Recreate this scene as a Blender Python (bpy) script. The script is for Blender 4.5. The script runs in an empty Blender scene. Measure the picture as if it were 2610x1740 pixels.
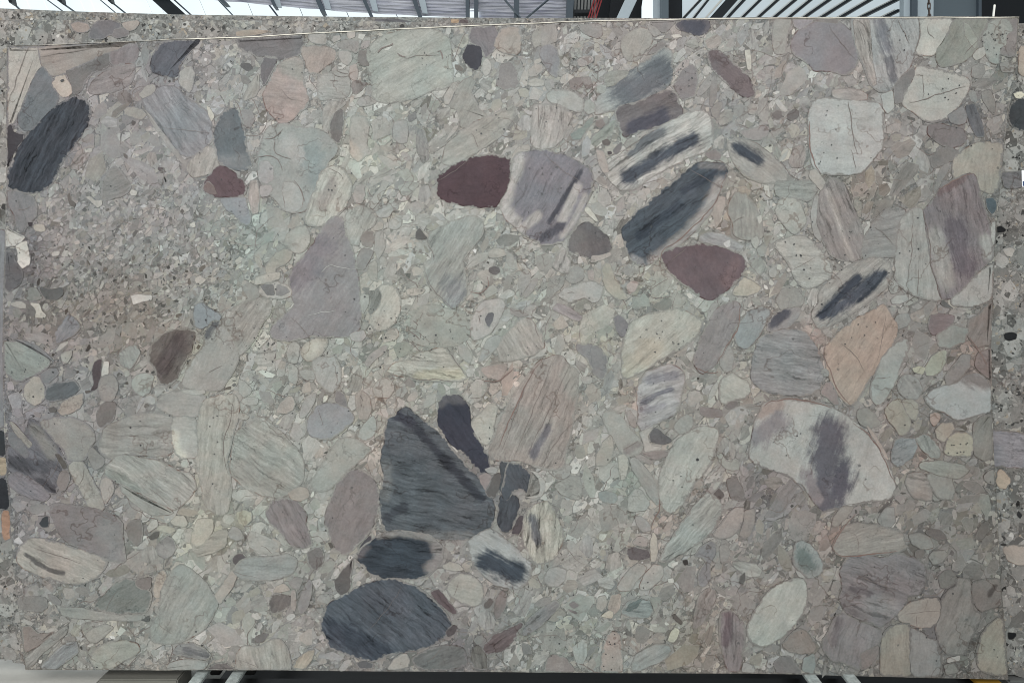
# A polished conglomerate stone slab standing on a rack in a stone yard shed.
import bpy, bmesh, math, random
import numpy as np
from mathutils import Vector, Matrix, noise, geometry

random.seed(7)
SC = bpy.context.scene
COL = SC.collection
S = 0.0012                 # metres per photograph pixel on the slab's face
CAM_D = 2.5                # camera distance from the face
TILT = math.radians(-5)    # the slab leans back on its rack
SLAB_Z = 0.40              # height of the rack bars above the floor
W2 = (2610 / 2, 1740 / 2)
OX, OY = 1317, 1715        # slab origin (middle of its lower edge)
M = Matrix.Translation((0, 0, SLAB_Z)) @ Matrix.Rotation(TILT, 4, 'X')
CX, CZ = (W2[0] - OX) * S, (OY - W2[1]) * S

# ---------------------------------------------------------------- camera, world, lamps, exposure
cam = bpy.data.cameras.new('camera')
cam.sensor_width = 36
cam.lens = 36 * CAM_D / (2610 * S)
cam.clip_start, cam.clip_end = 0.05, 200
camo = bpy.data.objects.new('camera', cam)
COL.objects.link(camo)
camo.matrix_world = M @ Matrix.Translation((CX, -CAM_D, CZ)) @ Matrix.Rotation(math.radians(90), 4, 'X')
SC.camera = camo

wd = bpy.data.worlds.new('World')
SC.world = wd
wd.use_nodes = True
bg = wd.node_tree.nodes['Background']
bg.inputs[0].default_value = (0.90, 0.97, 1.0, 1)
bg.inputs[1].default_value = 0.44


def area(name, loc, target, sx, sy, power, color):
    li = bpy.data.lights.new(name, 'AREA')
    li.shape = 'RECTANGLE'
    li.size, li.size_y = sx, sy
    li.energy = power
    li.color = color
    o = bpy.data.objects.new(name, li)
    COL.objects.link(o)
    o.location = loc
    d = Vector(target) - Vector(loc)
    o.rotation_euler = d.to_track_quat('-Z', 'Y').to_euler()
    return o


# daylight through the shed's roof lights, above and behind the photographer
area('roof_light', (-0.7, -6.3, 5.0), (0, 0, 1.3), 8.0, 4.0, 640, (1.0, 0.99, 0.965))
# the glazed strip behind the slab, over its upper left
area('clerestory_light', (-2.6, 1.2, 4.6), (-0.9, 0, 1.8), 3.0, 1.2, 60, (0.92, 0.97, 1.0))

SC.view_settings.view_transform = 'Standard'
SC.view_settings.look = 'None'
SC.view_settings.exposure = 0
SC.view_settings.gamma = 1
SC.cycles.filter_width = 0.95

DATA = '''
T 0 0 2.806
a6a19a 6.2,41 35.5,41 37.5,52 38,60 33,68 28,78 22,92 17,104 12,112 6.5,115|a112;b.2;v .7 27,43 20,60 12,82 7.5,95
9a918b 35.5,41 60,40 100,38 125,37 118,41 95,50 80,56 68,62 60,66 50,69 46,68 40,63 38,58 36.5,50|a165;b.25;v .6 37,52 60,48 85,44.5
7d7a7a 60,65 66,63 80,57 95,50 100,49 101,57 96,62 84,66 78,72 74,82 70,86 66,84 64,74|a150;b.2
8b8386 105,47 118,40 125,40 126,48 123,57 112,58 104,60 100,56 100,48|a110;b.3
656873 144,43 150,36 166,35 183,34 176,43 168,52 164,59 162,68 156,70 148,68 140,66 137,62 139,50|a125;b.3
8e898a 100,62 112,59 123,58 122,68 119,76 112,80 100,84 88,86 80,84 84,74 92,68|a165;b.4
787c82 38.5,61.5 43,66 47,70 47.5,78 52,84 53,90 50,97 43,104 36,112 30,119 22,118 17,113 16,108 20,100 24,88 30,75 33,67|a125;b.25
b3a69b 50,70 59,67.5 61,72 65,79 65.5,84 62,88 57,88 52,84 47.5,78|a60;b.1;d 1.7 57,73.5
4b494e 6.5,115 11,113 12,120 16,122 22,122 21,128 16,133 12,140 8,150 6,152|b.2
454951 60,93 68,89 76,90 81,96 82,104 78,114 72,124 65,134 58,144 53,153 50,162 44,169 36,174 25,175 12,172 6,169 6,157 12,150 18,134 27,123 34,115 42,106 52,97|a117;b1.1;s.4;L long dark ribbed slate cobble cut by the left edge
8b8e94 142,82 150,79 160,80 164,86 178,95 186,100 193,116 194,124 189,131 180,138 172,143 165,140 158,131 150,120 140,107 132,98 129,91|a56;b.5
9a9896 128,96 135,103 145,117 155,130 165,143 172,150 168,151 158,140 148,127 138,112|a56;b.2
6b747b 200,105 208,99 215,100 219,108 222,120 223,132 226,143 229,150 222,155 205,152 199,146 196,135 194,122 197,112|b.15;s.2;k 82878b 6.5 203,146 222,148
a09e99 172,146 180,139 189,133 195,134 198,147 200,153 192,157 185,160 175,161 169,153|a105;b.4
9b9b96 133,77 141,77 142,82 136,87 129,90 126,86
857f7e 107,85 113,82 118,85 120,91 118,96 111,95 107,91|k 736d6d 3 119,85 119,95
9e9993 113,98 122,97 130,100 134,104 130,109 120,107 113,104
86807c 103,101 110,96 117,93 118,96 112,100 105,106 101,107
b5b2a6 188,96 191,98 195,106 192,111 189,104
9e9c98 163,66 169,61 175,60 177,68 175,80 172,85 166,80 162,74|a105;b.2
706e70 220,57 227,58 230,63 224,65 218,60
6a6666 120,109 124,111 121,115 119,112
6c6668 143,152 148,152 149,154 144,155
76716f 112,139 116,141 116,145 113,143
a8a6a0 77,135 84,135 84,138 77,138.5
8a8785 219,68 224,69 228,74 224,77 220,75
9d9b95 228,75 235,66 236,80 232,88 222,92 221,88|a115;b.4
8f8c8c 219,100 228,100 232,108 228,116 223,116 221,108
T 650 0 2.806
7d7a7d -16,34 0,32 43,30 44,40 42,49 36,52 26,53 21,56 20,53 12,51 0,50 -10,46 -15,42|a165;b.3
7a767a 8,52 21,54 17,62 12,72 8,78 5,70 6,60
a3948f 29,55 37,52 42,53 44,62 43,72 46,82 48,92 46,98 40,102 35,108 29,111 24,112 18,107 12,100 9,93 8,86 11,79 15,72 19,63 23,58|a5;b.25;k 9b9892 9 30,57 44,66;L rounded pinkish sandstone cobble near the top edge
a0958e 43,42 55,42 66,43 72,46 75,50 72,55 65,60 57,66 49,67 47,60 44,52 42,46|a110;b.3
9a9d99 58,70 68,66 77,64 84,64 86,68 86,85 82,89 72,89 60,91 57,88|a5;b.25;v .6 69,66 73,69 78,71 85,69;v .6 73,64 79,67 84,67;v .5 68,73 76,74
9ca29b 103,46 108,39 118,33 130,29 145,26 158,27 168,30 176,36 178,45 177,55 180,66 178,76 170,80 160,82 150,86 140,90 128,92 115,93 107,88 107,80 106,72 103,62 101,53|a150;b.3;v 1.8 112,48 116,44 120,42;v 2 120,42 125,40;v 1.5 129,49 133,52 137,52;v 1.4 166,48 168,46 169,50 171,54;v .4 137,54 150,50 168,51;L large pale green cobble below the top edge
b6bab4 117,46 121,43 125,42 121,46
a39d98 49,31 65,31 65,40 62,41 52,39 49,36
a7a19c 71,33 77,32 78,36 72,39 70,37
aaa39d 83,30 91,29 91,34 85,36
989592 74,41 80,37 88,36 94,38 95,44 92,49 86,46 79,45
a09e9a 76,47 84,46 88,49 88,55 84,60 79,57 76,52
9c9a98 96,41 100,37 105,37 104,42 99,45 96,45
86827f 94,46 102,46 101,53 104,60 97,60 93,54
8a8481 88,75 93,73 103,76 99,80 94,85 91,86 88,83|a90;b.4
a29a95 86,60 92,58 94,66 93,72 89,75 86,70
9c9b97 94,90 102,87 111,93 104,96 96,97 92,94
827f84 194,34 196,26 207,23 218,24 221,33 220,42 215,48 210,53 204,44 197,41|a60;b.2
4c4c54 188,51 193,41 198,40 206,44 207,52 204,60 201,64 196,62 191,57|s.3
a5a39e 207,57 211,53 215,60 213,67 209,70 206,64
827b75 181,59 186,59 190,63 188,66 183,64
979993 183,80 190,73 197,70 199,76 196,84 200,93 204,101 212,106 205,110 196,113 187,117 186,108 183,98 176,98 182,88|a120;b.35
9c9c95 173,133 183,124 196,113 208,108 219,104 235,95 236,106 228,116 222,125 207,134 196,142 178,150 170,149 172,140|a150;b.35;v .4 196,121 200,126 203,134
a3a29c 172,88 178,77 186,73 184,78 180,86 176,95 172,95
a3a09b 175,124 181,115 185,114 182,120 175,127 172,131
9c9e9b 127,111 133,109 138,110 139,120 138,130 131,130 125,125 125,118
858585 139,105 146,102 147,107 142,111 139,110
7d7a79 74,100 80,100 81,110 79,122 77,131 71,128 68,122 68,112 71,104|a100;b.3
9f9c97 62,98 70,92 80,90 83,94 78,98 72,102 68,110 67,118 65,124 62,118 61,108|a120;b.4
959b98 12,116 20,113 30,114 42,117 52,117 62,120 70,127 75,134 72,140 66,146 63,157 60,168 54,176 49,186 44,192 36,193 26,190 18,180 10,172 4,160 3,150 5,138 8,125|b.1;v .8 9,127 18,126 25,118;v .8 18,125 17,138 25,143 33,145;v .8 3,143 15,141 23,147 25,155;v 1 36,164 42,172 46,183;k 8a9797 10 52,140 56,160;k a1a4a2 8 30,130 40,140
9f9d9d 5,147 12,146 17,152 17,163 10,168 4,164 3,156
a09e9d 5,169 15,168 16,173 12,178 6,179 4,174
9ba09d 26,166 35,165 40,170 44,179 43,188 37,193 28,192 27,183 25,173
a3a099 88,106 100,106 104,113 102,125 101,131 106,139 100,142 93,148 87,140 86,120|b.1;k b0a79a 6 84,136 92,142
8b8d8b 148,116 153,118 157,130 158,145 152,148 148,140 146,128|a95;b.5
T 1300 0 2.806
a39a92 -8,27 0,24 9,26 10,35 9,47 5,50 -2,49 -10,46 -14,42 -13,36|s.3
8c8685 -9,59 0,56 5,62 8,72 6,80 -4,82 -13,78 -11,66
8d8d91 28,44 33,40 39,41 43,46 45,55 44,66 42,71 37,68 32,62 29,55 27,49
979690 20,32 26,25 30,25 30,33 27,41 22,44 20,38
979591 30,24 41,22 43,30 42,38 35,40 29,42 28,38|a100;b.2
a49d97 16,64 22,59 29,58 30,64 24,69 18,70
a5a29c 17,73 23,71 31,73 31,78 24,79 17,78|a5;b.3
aaa49d 22,55 28,53 28,57 22,59
a59c98 61,55 67,51 75,51 76,55 72,59 65,61 61,59
a6a29d 46,56 50,52 54,56 53,61 49,61
9b9a94 100,40 103,32 111,28 120,25 126,28 129,36 127,42 122,46 120,51 114,55 107,55 102,49|a110;b.2
969290 83,22 84,32 80,35 72,33 65,29 61,23
8e8a8a 127,20 150,19 148,23 143,28 139,30 134,27 128,22
9b9895 125,24 130,24 138,31 131,34 127,29
6d6b73 150,22 157,19 180,18 182,24 178,30 171,33 164,31 156,28 151,26|k 555965 6 160,22 170,26
bab8b0 147,32 153,31 157,34 148,35
b0aea8 134,34 141,32 138,36 131,36
8e8887 125,48 131,41 137,38 141,40 140,44 133,47 126,50
9a9d9b 78,98 77,92 84,86 90,78 102,70 112,64 124,56 133,49 139,44 145,45 147,52 146,60 147,70 144,77 136,83 126,89 112,94 98,98 84,102 77,104|a148;b.25;k 6d737c 15 106,84 120,76 136,66;L long pale cobble with blue grey heart in upper centre right
959690 85,68 95,64 108,65 106,69 100,73 94,78 86,79|a165;b.3
7a7376 99,97 115,94 127,89 138,83 147,83 152,88 153,95 156,100 155,108 150,111 140,113 128,116 118,119 110,121 104,125 100,118 98,110 95,103|a155;b.4;k 5b5a66 7 112,116 125,111 138,107
8a817e 78,110 84,108 87,113 82,117 77,114
706a68 83,128 88,126 92,129 90,133 84,132
5b5557 88,138 92,137 93,140 89,141
7d7a7c 93,137 97,132 102,129 101,136 96,141
a5a6a2 88,152 92,147 104,142 110,137 118,128 128,121 140,114 152,108 162,103 172,101 180,104 183,112 184,122 183,133 176,138 165,141 155,146 142,152 130,159 120,166 112,171 100,172 92,165 88,158|a148;b.7;k 4d5561 6 106,162 125,150 145,138 165,127;k 767b82 5 108,137 135,120;L pale striped cobble with one dark diagonal streak
a6a8a6 148,57 153,47 158,43 160,48 156,52 152,57
9fa09b 158,41 163,36 170,36 171,43 165,44|a0;b.4
8c8688 152,75 156,62 164,58 169,63 171,72 169,80 168,88 160,90 157,92 153,85 148,78
a49a97 150,62 157,55 163,54 162,60 156,64 153,69 149,67|d .7 157,58 157,61 155,63 153,66 156.5,59.5
7d7276 179,47 186,45 193,48 200,56 208,62 215,69 219,75 222,82 222,86 214,89 207,84 199,78 190,69 184,64 181,57|a40;b.25
b5b3a8 213,46 218,45 219,54 219,63 216,64 214,55
918d8b 182,72 187,68 188,78 187,90 183,98 181,94 182,82
9a9795 170,83 176,74 183,67 182,78 175,86 170,88
a39f9a 167,56 173,53 173,60 170,64
918f8c 182,100 188,93 193,93 192,99 188,108 184,106
aaa49c 177,98 181,97 181,102 178,102
8f8684 54,73 62,70 66,72 66,78 60,83 54,80
918b89 64,70 73,70 75,78 70,82 67,76
a0a39f 33,87 38,82 47,82 58,84 66,90 67,97 64,102 57,101 48,97 38,93 34,91
9ba09b 68,92 72,90 78,96 77,102 71,104 67,100
9da09b 76,80 82,77 88,78 86,84 79,86
a3a09c 22,97 27,95 33,96 42,95 50,99 57,105 53,111 50,120 46,128 40,134 30,135 22,134 19,128 20,115 21,104|a98;b.5;v .5 26,97 26,112
87928d 54,122 60,118 66,116 70,110 76,106 75,112 68,120 64,127 57,127
a5a099 2,140 8,133 17,131 18,136 12,143 5,150 2,148
a39b95 78,136 85,137 88,147 90,157 84,157 80,148
8d8685 176,140 186,135 192,140 190,146 182,145
9c9492 208,120 220,117 230,114 235,116 234,123 226,128 214,126
a09c97 216,96 221,94 224,98 222,105 216,103
T 0 0 1.1097
83818a 1185,355 1250,345 1300,360 1345,385 1362,400 1355,440 1335,490 1310,530 1290,555 1250,562 1200,535 1160,500 1150,470 1165,430 1175,390|a120;b.4;k a9a6a3 14 1195,362 1170,420 1156,475 1192,525;k a9a6a3 12 1292,505 1310,460 1322,432;k a9a6a3 9 1212,515 1235,495;k a39f9c 7 1345,450 1320,505 1292,545;k 55565f 6 1335,395 1300,450 1262,510;k 5c5d66 9 1245,548 1275,530 1292,515;s.3;L white rimmed grey cobble beside the dark maroon stone
9a9893 1670,325 1700,318 1735,330 1770,355 1805,395 1810,412 1780,420 1740,418 1705,400 1680,365|a38;b.35;k 454c57 13 1692,338 1715,350 1742,368
59494f 1005,440 1007,405 1040,380 1085,364 1130,355 1172,366 1173,400 1160,440 1137,474 1105,474 1050,466 1015,458|b.12;a175;v .4 1008,415 1040,395 1075,372;L dark maroon jasper cobble in the upper centre
535b64 1430,525 1462,490 1520,440 1565,405 1605,375 1660,376 1672,388 1660,425 1645,450 1630,490 1595,530 1560,560 1520,585 1495,605 1470,610 1445,590 1435,555|a143;b.7;k 434b56 10 1470,540 1560,470;k 434b56 9 1570,440 1640,395;k 9a9592 15 1655,420 1632,475 1590,528 1545,568 1500,603;k 8c8c8e 9 1452,592 1470,602;k 7d7c7e 8 1610,380 1660,384;L large dark blue grey streaked cobble above the red stone
75646a 1517,588 1530,575 1560,568 1610,562 1660,570 1700,585 1714,605 1695,640 1660,670 1630,690 1595,670 1550,635 1525,610|a65;b.15;v .4 1535,605 1575,570;k 806c70 12 1690,600 1670,650;L dusty red angular cobble under the dark streaked one
T 1950 0 2.806
999a95 8,18 24,18 22,26 19,36 18,49 9,49 7,42 7,30
959297 25,18 44,18 43,20 37,26 32,28 26,24
8d888d 38,25 46,21 56,20 66,20 72,24 78,31 82,40 84,48 83,56 80,63 74,68 66,66 56,64 46,64 40,58 33,53 26,49 24,42 26,35 31,29|s.15;b.08;L big round mauve cobble at the top edge right of centre
8a8381 44,18 55,17 66,18 66,22 58,21 46,20
999a9a 78,17 139,17 141,25 139,38 136,47 133,55 129,63 122,70 118,77 114,82 106,83 99,80 97,78 92,66 87,54 82,40 79,28|a74;b.45;k 7c7d85 5 104,20 107,32 110,45;k 75767d 4 112,55 117,72;v .4 120,18 124,27 131,40;d .6 125,29 127,33 122,37 126,46
9f9893 80,17 94,17 96,40 98,60 101,78 97,78 88,56 82,38|a75;b.6
a8a7a0 139,17 170,17 169,25 164,34 157,43 155,49 148,51 140,50 136,47 140,38 141,28|v .8 139,17 141,26 139,40 134,50;v .5 148,22 147,30 153,35;k b3b2aa 6 147,42 149,47
8c8f87 171,18 195,17 202,18 198,29 193,38 193,44 187,50 180,56 168,60 158,60 155,52 158,44 165,33|a125;b.2
95998f 180,20 186,24 193,36 191,45 186,40 181,32
949b96 203,20 214,16 222,18 226,27 219,33 218,44 213,46 212,58 206,58 201,51 198,42 197,35 200,28|s.6
8b8786 222,18 230,17 229,30 227,50 222,52 214,50 214,44 219,42 220,32 226,28
a3a39c 188,51 193,45 199,43 200,49 197,53 191,55
a6a59f 138,61 144,61 160,65 176,69 184,72 186,76 183,84 178,93 170,101 164,108 155,110 146,110 139,104 131,99 126,95 125,90 128,83 134,75 136,67|v .8 130,94 145,91 162,84 182,79;v .5 142,68 144,80 143,90;v .4 137,69 143,69;d .8 161,81 148,86 163,89 166,91 173,85 176,78 166,72;L pale cracked quartzite pebble near the upper right corner
a6a8a6 41,100 45,92 55,90 65,91 80,91 95,93 104,95 106,102 106,115 107,125 105,135 100,142 93,149 88,156 75,158 60,158 48,156 44,150 42,140 40,125 40,110|v .8 75,91 77,105 79,118 80,130 84,140;v .6 78,137 80,145 82,153;d .6 56,101 55,105 64,118 53,139 60,132 65,144 50,147;k aeb0ae 8 62,110 72,114;L large smooth white cobble with one vertical crack
9d9894 61,82 75,80 88,83 93,87 92,91 82,91 66,90 61,87|a8;b.4
a0a3a0 105,86 116,82 117,98 111,104 107,98
adaaa5 80,64 84,65 83,73 80,70
6b6f75 182,96 190,94 193,102 198,115 199,124 192,125 187,115 183,105|a75;b.4
8a8a8b 165,105 172,101 180,96 183,105 182,112 176,114 168,111
827d7e 148,114 160,113 172,116 180,118 183,126 179,132 170,134 160,132 152,126 147,121
7b7675 6,104 10,100 15,101 16,106 12,109 7,108
7d7877 20,104 26,99 31,101 30,107 24,110 20,108
b8b5ae 20,88 23,87 25,90 22,90.5
98928e 26,133 36,132 37,142 34,152 24,152 21,147|a110;b.5
807f7d 150,145 158,135 170,134 177,140 170,146 160,150 152,153
8f8c88 188,60 198,58 200,66 195,72 187,70
979590 213,58 220,56 226,60 225,66 215,66
8a8985 196,84 205,82 209,95 208,105 203,100 198,92
838181 117,78 126,68 134,62 136,67 131,77 126,84 125,92 118,95
9a968b 173,142 180,137 190,131 200,130 215,131 217,140 214,155 211,170 206,176 196,172 186,168 174,168 170,155|a100;b.25
T 0 435 2.806
878588 6,19 15,18 24,21 30,24 34,32 33,42 26,48 22,56 17,54 14,42 8,32|a70;b.2
4b464a 25,47 30,47 29,51 27,51
a9a49a 30,49 40,48 42,54 38,56 31,54
b3b0aa 5,51 9,53 16,57 24,60 20,64 13,69 4.5,69
bdb9b1 14,69 20,65 25,64 26,71 28,79 27,86 20,89 16,84 16,75|k cac6bf 4 18,84 24,84
6f6d71 4,73 12,74 14,82 20,89 21,96 17,105 8,110 3,106|b.2
8a8785 93,27 93,16 95,8 99,1 105,-4 110,0 115,8 119,14 117,20 108,24 98,27|a155;b.4
aaa59f 78,24 82,23 86,27 93,27 93,31 89,34 84,29
b1ada6 118,20 120,17 125,19 124,23 119,22
756f6b 61,22 64,20 65,27 69,30 68,33 64,32 62,27
6b5c61 184,16 187,9 193,2 199,-4 206,-3 214,3 221,9 224,16 222,23 210,24 198,24 188,21|v .4 189,7 195,15 198,23;a60;b.15;L small dark maroon cobble in the upper left
857473 184,16 189,9 195,15 197,22 189,21
8d949a 200,26 210,25 223,24 225,34 229,43 226,50 218,48 214,40 206,36|s.5;b.1
a09a95 227,10 234,8 236,20 235,38 229,40 226,25|a90;b.5
b5b1ab 119,113 128,112 138,113 138,117 130,119 121,122 120,118|a10;b.1
6d6c6c 37,105 45,108 57,106 58,112 53,117 42,117 38,111|s.2
8a8a86 23,112 28,106 34,107 39,116 33,118 25,117
a7a39c 10,120 18,118 24,121 24,125 17,125 10,122
b3aca1 27,120 36,121 38,127 42,131 41,134 32,133 33,127
7b7774 24,121 30,123 33,128 31,133 24,131
85868b 50,148 57,138 62,130 68,134 74,142 68,149 58,154 52,157|a120;b.4
aaa8a2 47,75 51,73 55,73 54,77 48,78
b9b5ad 172,49 177,46 178,51 175,52
a9a79f 177,98 182,95 188,99 182,104 178,102
b7b4ad 156,79 160,77 163,80 160,82
b8b5ae 150,109 153,107 155,110 152,111
a9a7a0 90,107 94,99 95,103 92,108
8b9297 178,122 184,120 192,126 201,132 200,136 192,137 188,141 184,144 177,141 176,131|b.05
T 0 0 1.1097
989892 515,722 540,705 560,695 600,685 622,690 620,720 600,745 590,770 560,810 545,815 530,770 513,745|a125;b.5
9b9b96 470,790 475,760 490,740 500,738 515,750 530,770 545,800 548,830 530,860 510,890 490,895 450,893 418,885 430,850 450,820|a115;b.15;k 6c6e72 10 473,768 485,748 497,742;v .6 482,855 510,840;L grey cobble with a dark tip left of centre
716965 345,800 365,775 400,760 430,755 448,765 440,800 425,830 405,870 385,885 365,875 358,845 345,830|a125;b.5;k 625b5b 16 415,780 370,850
T 650 435 2.806
a9a9a0 60,2 66,-2 72,-4 80,0 85,6 88,13 86,22 82,32 77,39 70,44 62,49 54,50 47,49 46,44 48,36 51,26 56,16 58,8|a115;b.4;d .9 67,17.5 70,18 73,14;k 9b958f 6 60,30 70,12;L pale tapered pebble with brown flecks left of centre
9fa29b 26,65 31,56 38,51 46,50 49,55 50,64 46,72 40,75 35,74 28,69
9d9e94 11,93 9,88 14,80 21,73 28,71 34,74 33,80 26,86 19,88 18,93 13,96
908e90 62,52 68,46 73,42 79,43 82,50 81,57 85,64 88,72 90,80 92,92 94,103 95,118 96,132 95,143 86,150 70,150 50,150 44,151 30,154 18,152 14,146 20,138 30,129 38,122 33,113 32,104 32,96 36,88 44,79 52,70 57,60|a125;b.22;w .8 60,92 67,86 75,87 83,89 91,90;w .8 48,131 60,129 73,127;v .4 33,133 42,142 49,150;k 86838a 11 40,98 60,70;L very large mauve grey kite shaped cobble left of centre
9a9f99 82,41 88,35 95,32 101,34 107,39 111,44 108,50 101,54 96,60 95,67 88,67 85,60 82,54|a120;b.4
a3a29a 107,52 113,46 117,48 116,53 109,55
8f8b86 96,61 101,55 107,55 109,62 106,70 98,68
9b9c97 110,57 116,54 117,62 119,68 115,76 112,81 108,72 109,64|a110;b.2
8f8e8b 93,78 97,71 104,71 108,73 105,80 99,90 93,89 92,82
9c9c94 104,85 109,81 111,85 111,97 112,101 105,99 102,93
9ba09c 109,38 117,32 125,29 131,31 130,35 125,37 122,42 113,43|a160;b.5
9fa09a 105,27 113,17 117,9 122,11 117,20 112,29 107,35 102,33
9ea29d 121,47 127,42 133,44 133,50 128,54 121,52
9f9a95 89,22 92,14 99,13 100,22 98,29 92,31
abaaa0 112,107 116,103 123,103 127,107 130,112 132,120 131,130 127,138 121,143 115,146 108,143 104,139 105,132 112,126 115,118 115,111|a120;b.3;L pale bean shaped pebble near the middle
848782 103,128 106,114 111,106 115,113 114,120 110,126 105,131|a115;b.5
a0a29b 96,112 104,113 103,122 98,131 96,122
959a95 160,56 170,52 180,47 190,43 200,42 206,46 207,55 203,62 198,68 193,74 188,80 189,88 191,96 192,105 190,115 185,122 178,124 172,118 164,110 158,102 155,92 154,84 161,82 162,72 157,66|a120;b.5;k 858c8f 10 180,108 183,115;v .5 157,67 162,75 162,82;v .5 155,92 158,102 164,111 172,118 181,126
6e6c6b 146,56 149,52 153,57 157,61 152,63 146,62|w .7 151,52 158,59
a6a4a0 195,150 195,140 198,131 203,123 209,118 216,117 225,117 227,121 225,128 221,137 215,146 207,152 200,154|v .8 203,132 204,139
74747a 209,135 212,129 217,129 216,136 213,143 210,140
757273 212,89 217,86 222,88 223,92 218,95 213,92
a5a097 212,73 218,70 226,72 228,77 220,79 213,79
a5a5a0 4,106 10,102 20,101 29,104 34,109 32,114 22,117 10,115 3,110
7f8182 5,105 9,103 17,103 18,113 11,113
8d8e8e 20,103 29,106 32,110 24,114 19,113
a5a59c 0,104 0,97 14,93 23,92 23,98 14,101
a2a09d 86,149 91,146 99,145 101,150 97,155 88,154
a7a59b 115,152 121,145 129,143 131,150 126,154 117,156
989c94 140,150 142,135 150,124 165,122 175,126 190,130 194,140 194,152 185,158 160,160 145,156|s.5;v 1.2 140,145 146,150 150,153;v .8 144,136 148,140;v .8 151,148 151,152;b.1
a3a299 137,108 146,106 155,108 152,112 143,114 138,112
T 1300 435 2.806
6f6c6f 52,68 55,58 62,50 70,46 78,52 85,57 90,63 92,70 86,76 78,80 68,78 60,75 53,74|a80;b.2;k 7d7878 8 60,60 63,72
b6b5a9 68,34 71,33 76,39 80,45 79,47 73,42 68,37
a19a94 74,77 82,77 91,74 92,77 84,81 73,84
a09e91 83,90 87,83 91,85 94,93 98,100 102,108 107,116 98,117 92,112 86,106 84,98|a70;b.1
a29d99 39,85 44,75 50,71 52,77 55,84 54,92 47,93 40,88|a110;b.6
9a9a96 51,98 55,90 60,86 67,90 67,98 60,102 54,102|s.3
a3a4a0 43,113 50,107 58,105 65,101 77,101 84,105 84,111 80,118 74,120 68,115 60,117 54,120 48,116|v .6 51,112 55,110 58,111
949590 33,110 36,98 42,95 50,97 48,105 42,110 35,117
959591 12,112 20,99 25,97 25,102 20,110 14,116
9a9b97 7,100 11,92 15,90 19,93 18,101 13,108 10,116
a59b96 70,91 75,89 77,94 76,100 71,99
989394 38,126 42,121 50,122 58,127 66,133 63,137 56,135 47,130|a25;b.4
858286 94,134 97,130 103,133 108,141 107,149 101,151 96,144
aa9f99 105,105 111,99 117,102 113,110 108,113
9a9a9a 172,60 180,56 190,57 200,61 209,67 213,68 208,74 198,71 186,67 172,64|a20;b.4
b9b9b7 193,66 200,62 200,69 196,70
a8a596 201,112 206,104 212,97 220,100 228,106 225,110 215,114 207,114
bdbbb3 160,112 164,111 166,115 163,117
959690 198,30 205,20 214,21 222,32 228,45 230,60 222,64 213,62 203,58 203,47 199,40|a85;b.35;v .5 202,47 207,43 212,42
b0ada4 230,13 235,14 236,25 232,22
a2a49d 219,62 224,59 227,65 223,72 219,66
abaca5 224,42 228,40 229,46 226,49
9c9c98 180,127 184,120 189,120 187,127 182,135 178,137
98928e 0,124 10,127 18,131 8,133 0,130
T 0 0 1.1097
918b8b 1592,830 1610,780 1640,715 1685,690 1700,700 1695,740 1670,790 1640,840 1610,858|a120;b.3
8f9596 1685,770 1700,740 1720,715 1750,705 1770,715 1755,750 1735,785 1715,800 1695,795|a125;b.2
a3a69c 1430,800 1450,740 1500,720 1560,710 1610,735 1600,770 1560,800 1520,820 1480,850 1430,870|b.35;s.25;a140;k aaa797 25 1450,845 1500,800
a39e97 1140,790 1165,765 1200,730 1220,735 1245,770 1250,795 1225,815 1180,825 1150,830|a60;b.5
T 1950 435 2.806
939691 9,10 20,10 38,9 45,12 47,18 43,24 38,28 30,26 22,24 10,23 8,17|a0;b.4
a0a29b 9,37 12,28 18,24 26,25 32,30 35,37 37,46 34,52 27,58 22,55 14,46|b.1
a39f98 40,1 45,-2 50,4 55,11 55,17 51,19 45,12 40,6
8f8a88 57,8 66,8 72,15 77,28 82,38 86,50 88,62 88,75 82,82 75,81 68,80 60,77 55,68 50,58 46,46 48,30 50,20 55,16|a70;b.6;k 9f9a95 2.5 56,18 63,35 70,58 78,80
9a9b98 41,40 44,26 48,22 47,32 46,48 51,62 50,65 44,58
a3a39d 12,64 22,61 34,60 40,63 48,71 55,80 60,89 60,96 52,101 45,105 36,107 30,101 25,92 20,82 14,74 9,69|a8;b.35;d 1 18,65 26,67 28,77 32,77 35,90 40,98;L pale speckled cobble above the dark lens shaped one
8e8e8c 97,50 102,42 110,35 120,33 126,36 127,40 123,50 120,62 119,78 108,78 98,79 90,80 88,75 90,62|a170;b.35
9a9b97 118,98 119,85 120,70 121,55 124,44 130,38 138,34 143,37 146,48 149,62 150,75 150,86 155,97 158,107 160,117 155,117 146,116 138,114 127,108|a92;b.35;v .6 134,38 133,60 132,80 128,105;v .7 143,37 148,55 150,80 150,88 156,102 160,117;v .4 139,90 138,113
857d80 144,38 150,30 156,24 157,19 165,12 178,6 188,3 191,8 195,25 200,38 204,50 206,65 207,80 202,83 195,89 188,97 180,107 174,113 165,116 160,116 156,100 151,85 148,60|a78;b.5;k 9a9692 8 154,60 163,100;k 9a9995 5 200,62 203,76;k 746b73 9 172,50 182,88;k 7d6d6f 3 158,20 180,7;L tall mauve cobble at the right edge
9c9c98 172,114 180,108 190,97 198,90 207,84 207,95 206,112 202,119 192,122 180,123 170,122 168,118
6c6f6e 159,121 161,117 167,122 171,125 163,124
9a9691 43,128 50,120 49,112 55,104 66,94 78,86 88,82 98,79 106,80 113,84 114,92 112,102 105,110 95,117 85,125 74,132 64,137 54,142 48,143 46,138 43,133|a140;b.5;k 454b57 4 51,132 68,114 84,98;k 565b66 6 60,128 85,110 104,95;k 3f454f 2.5 85,118 98,106 109,93;L lens shaped cobble with a black streaked core
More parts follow.
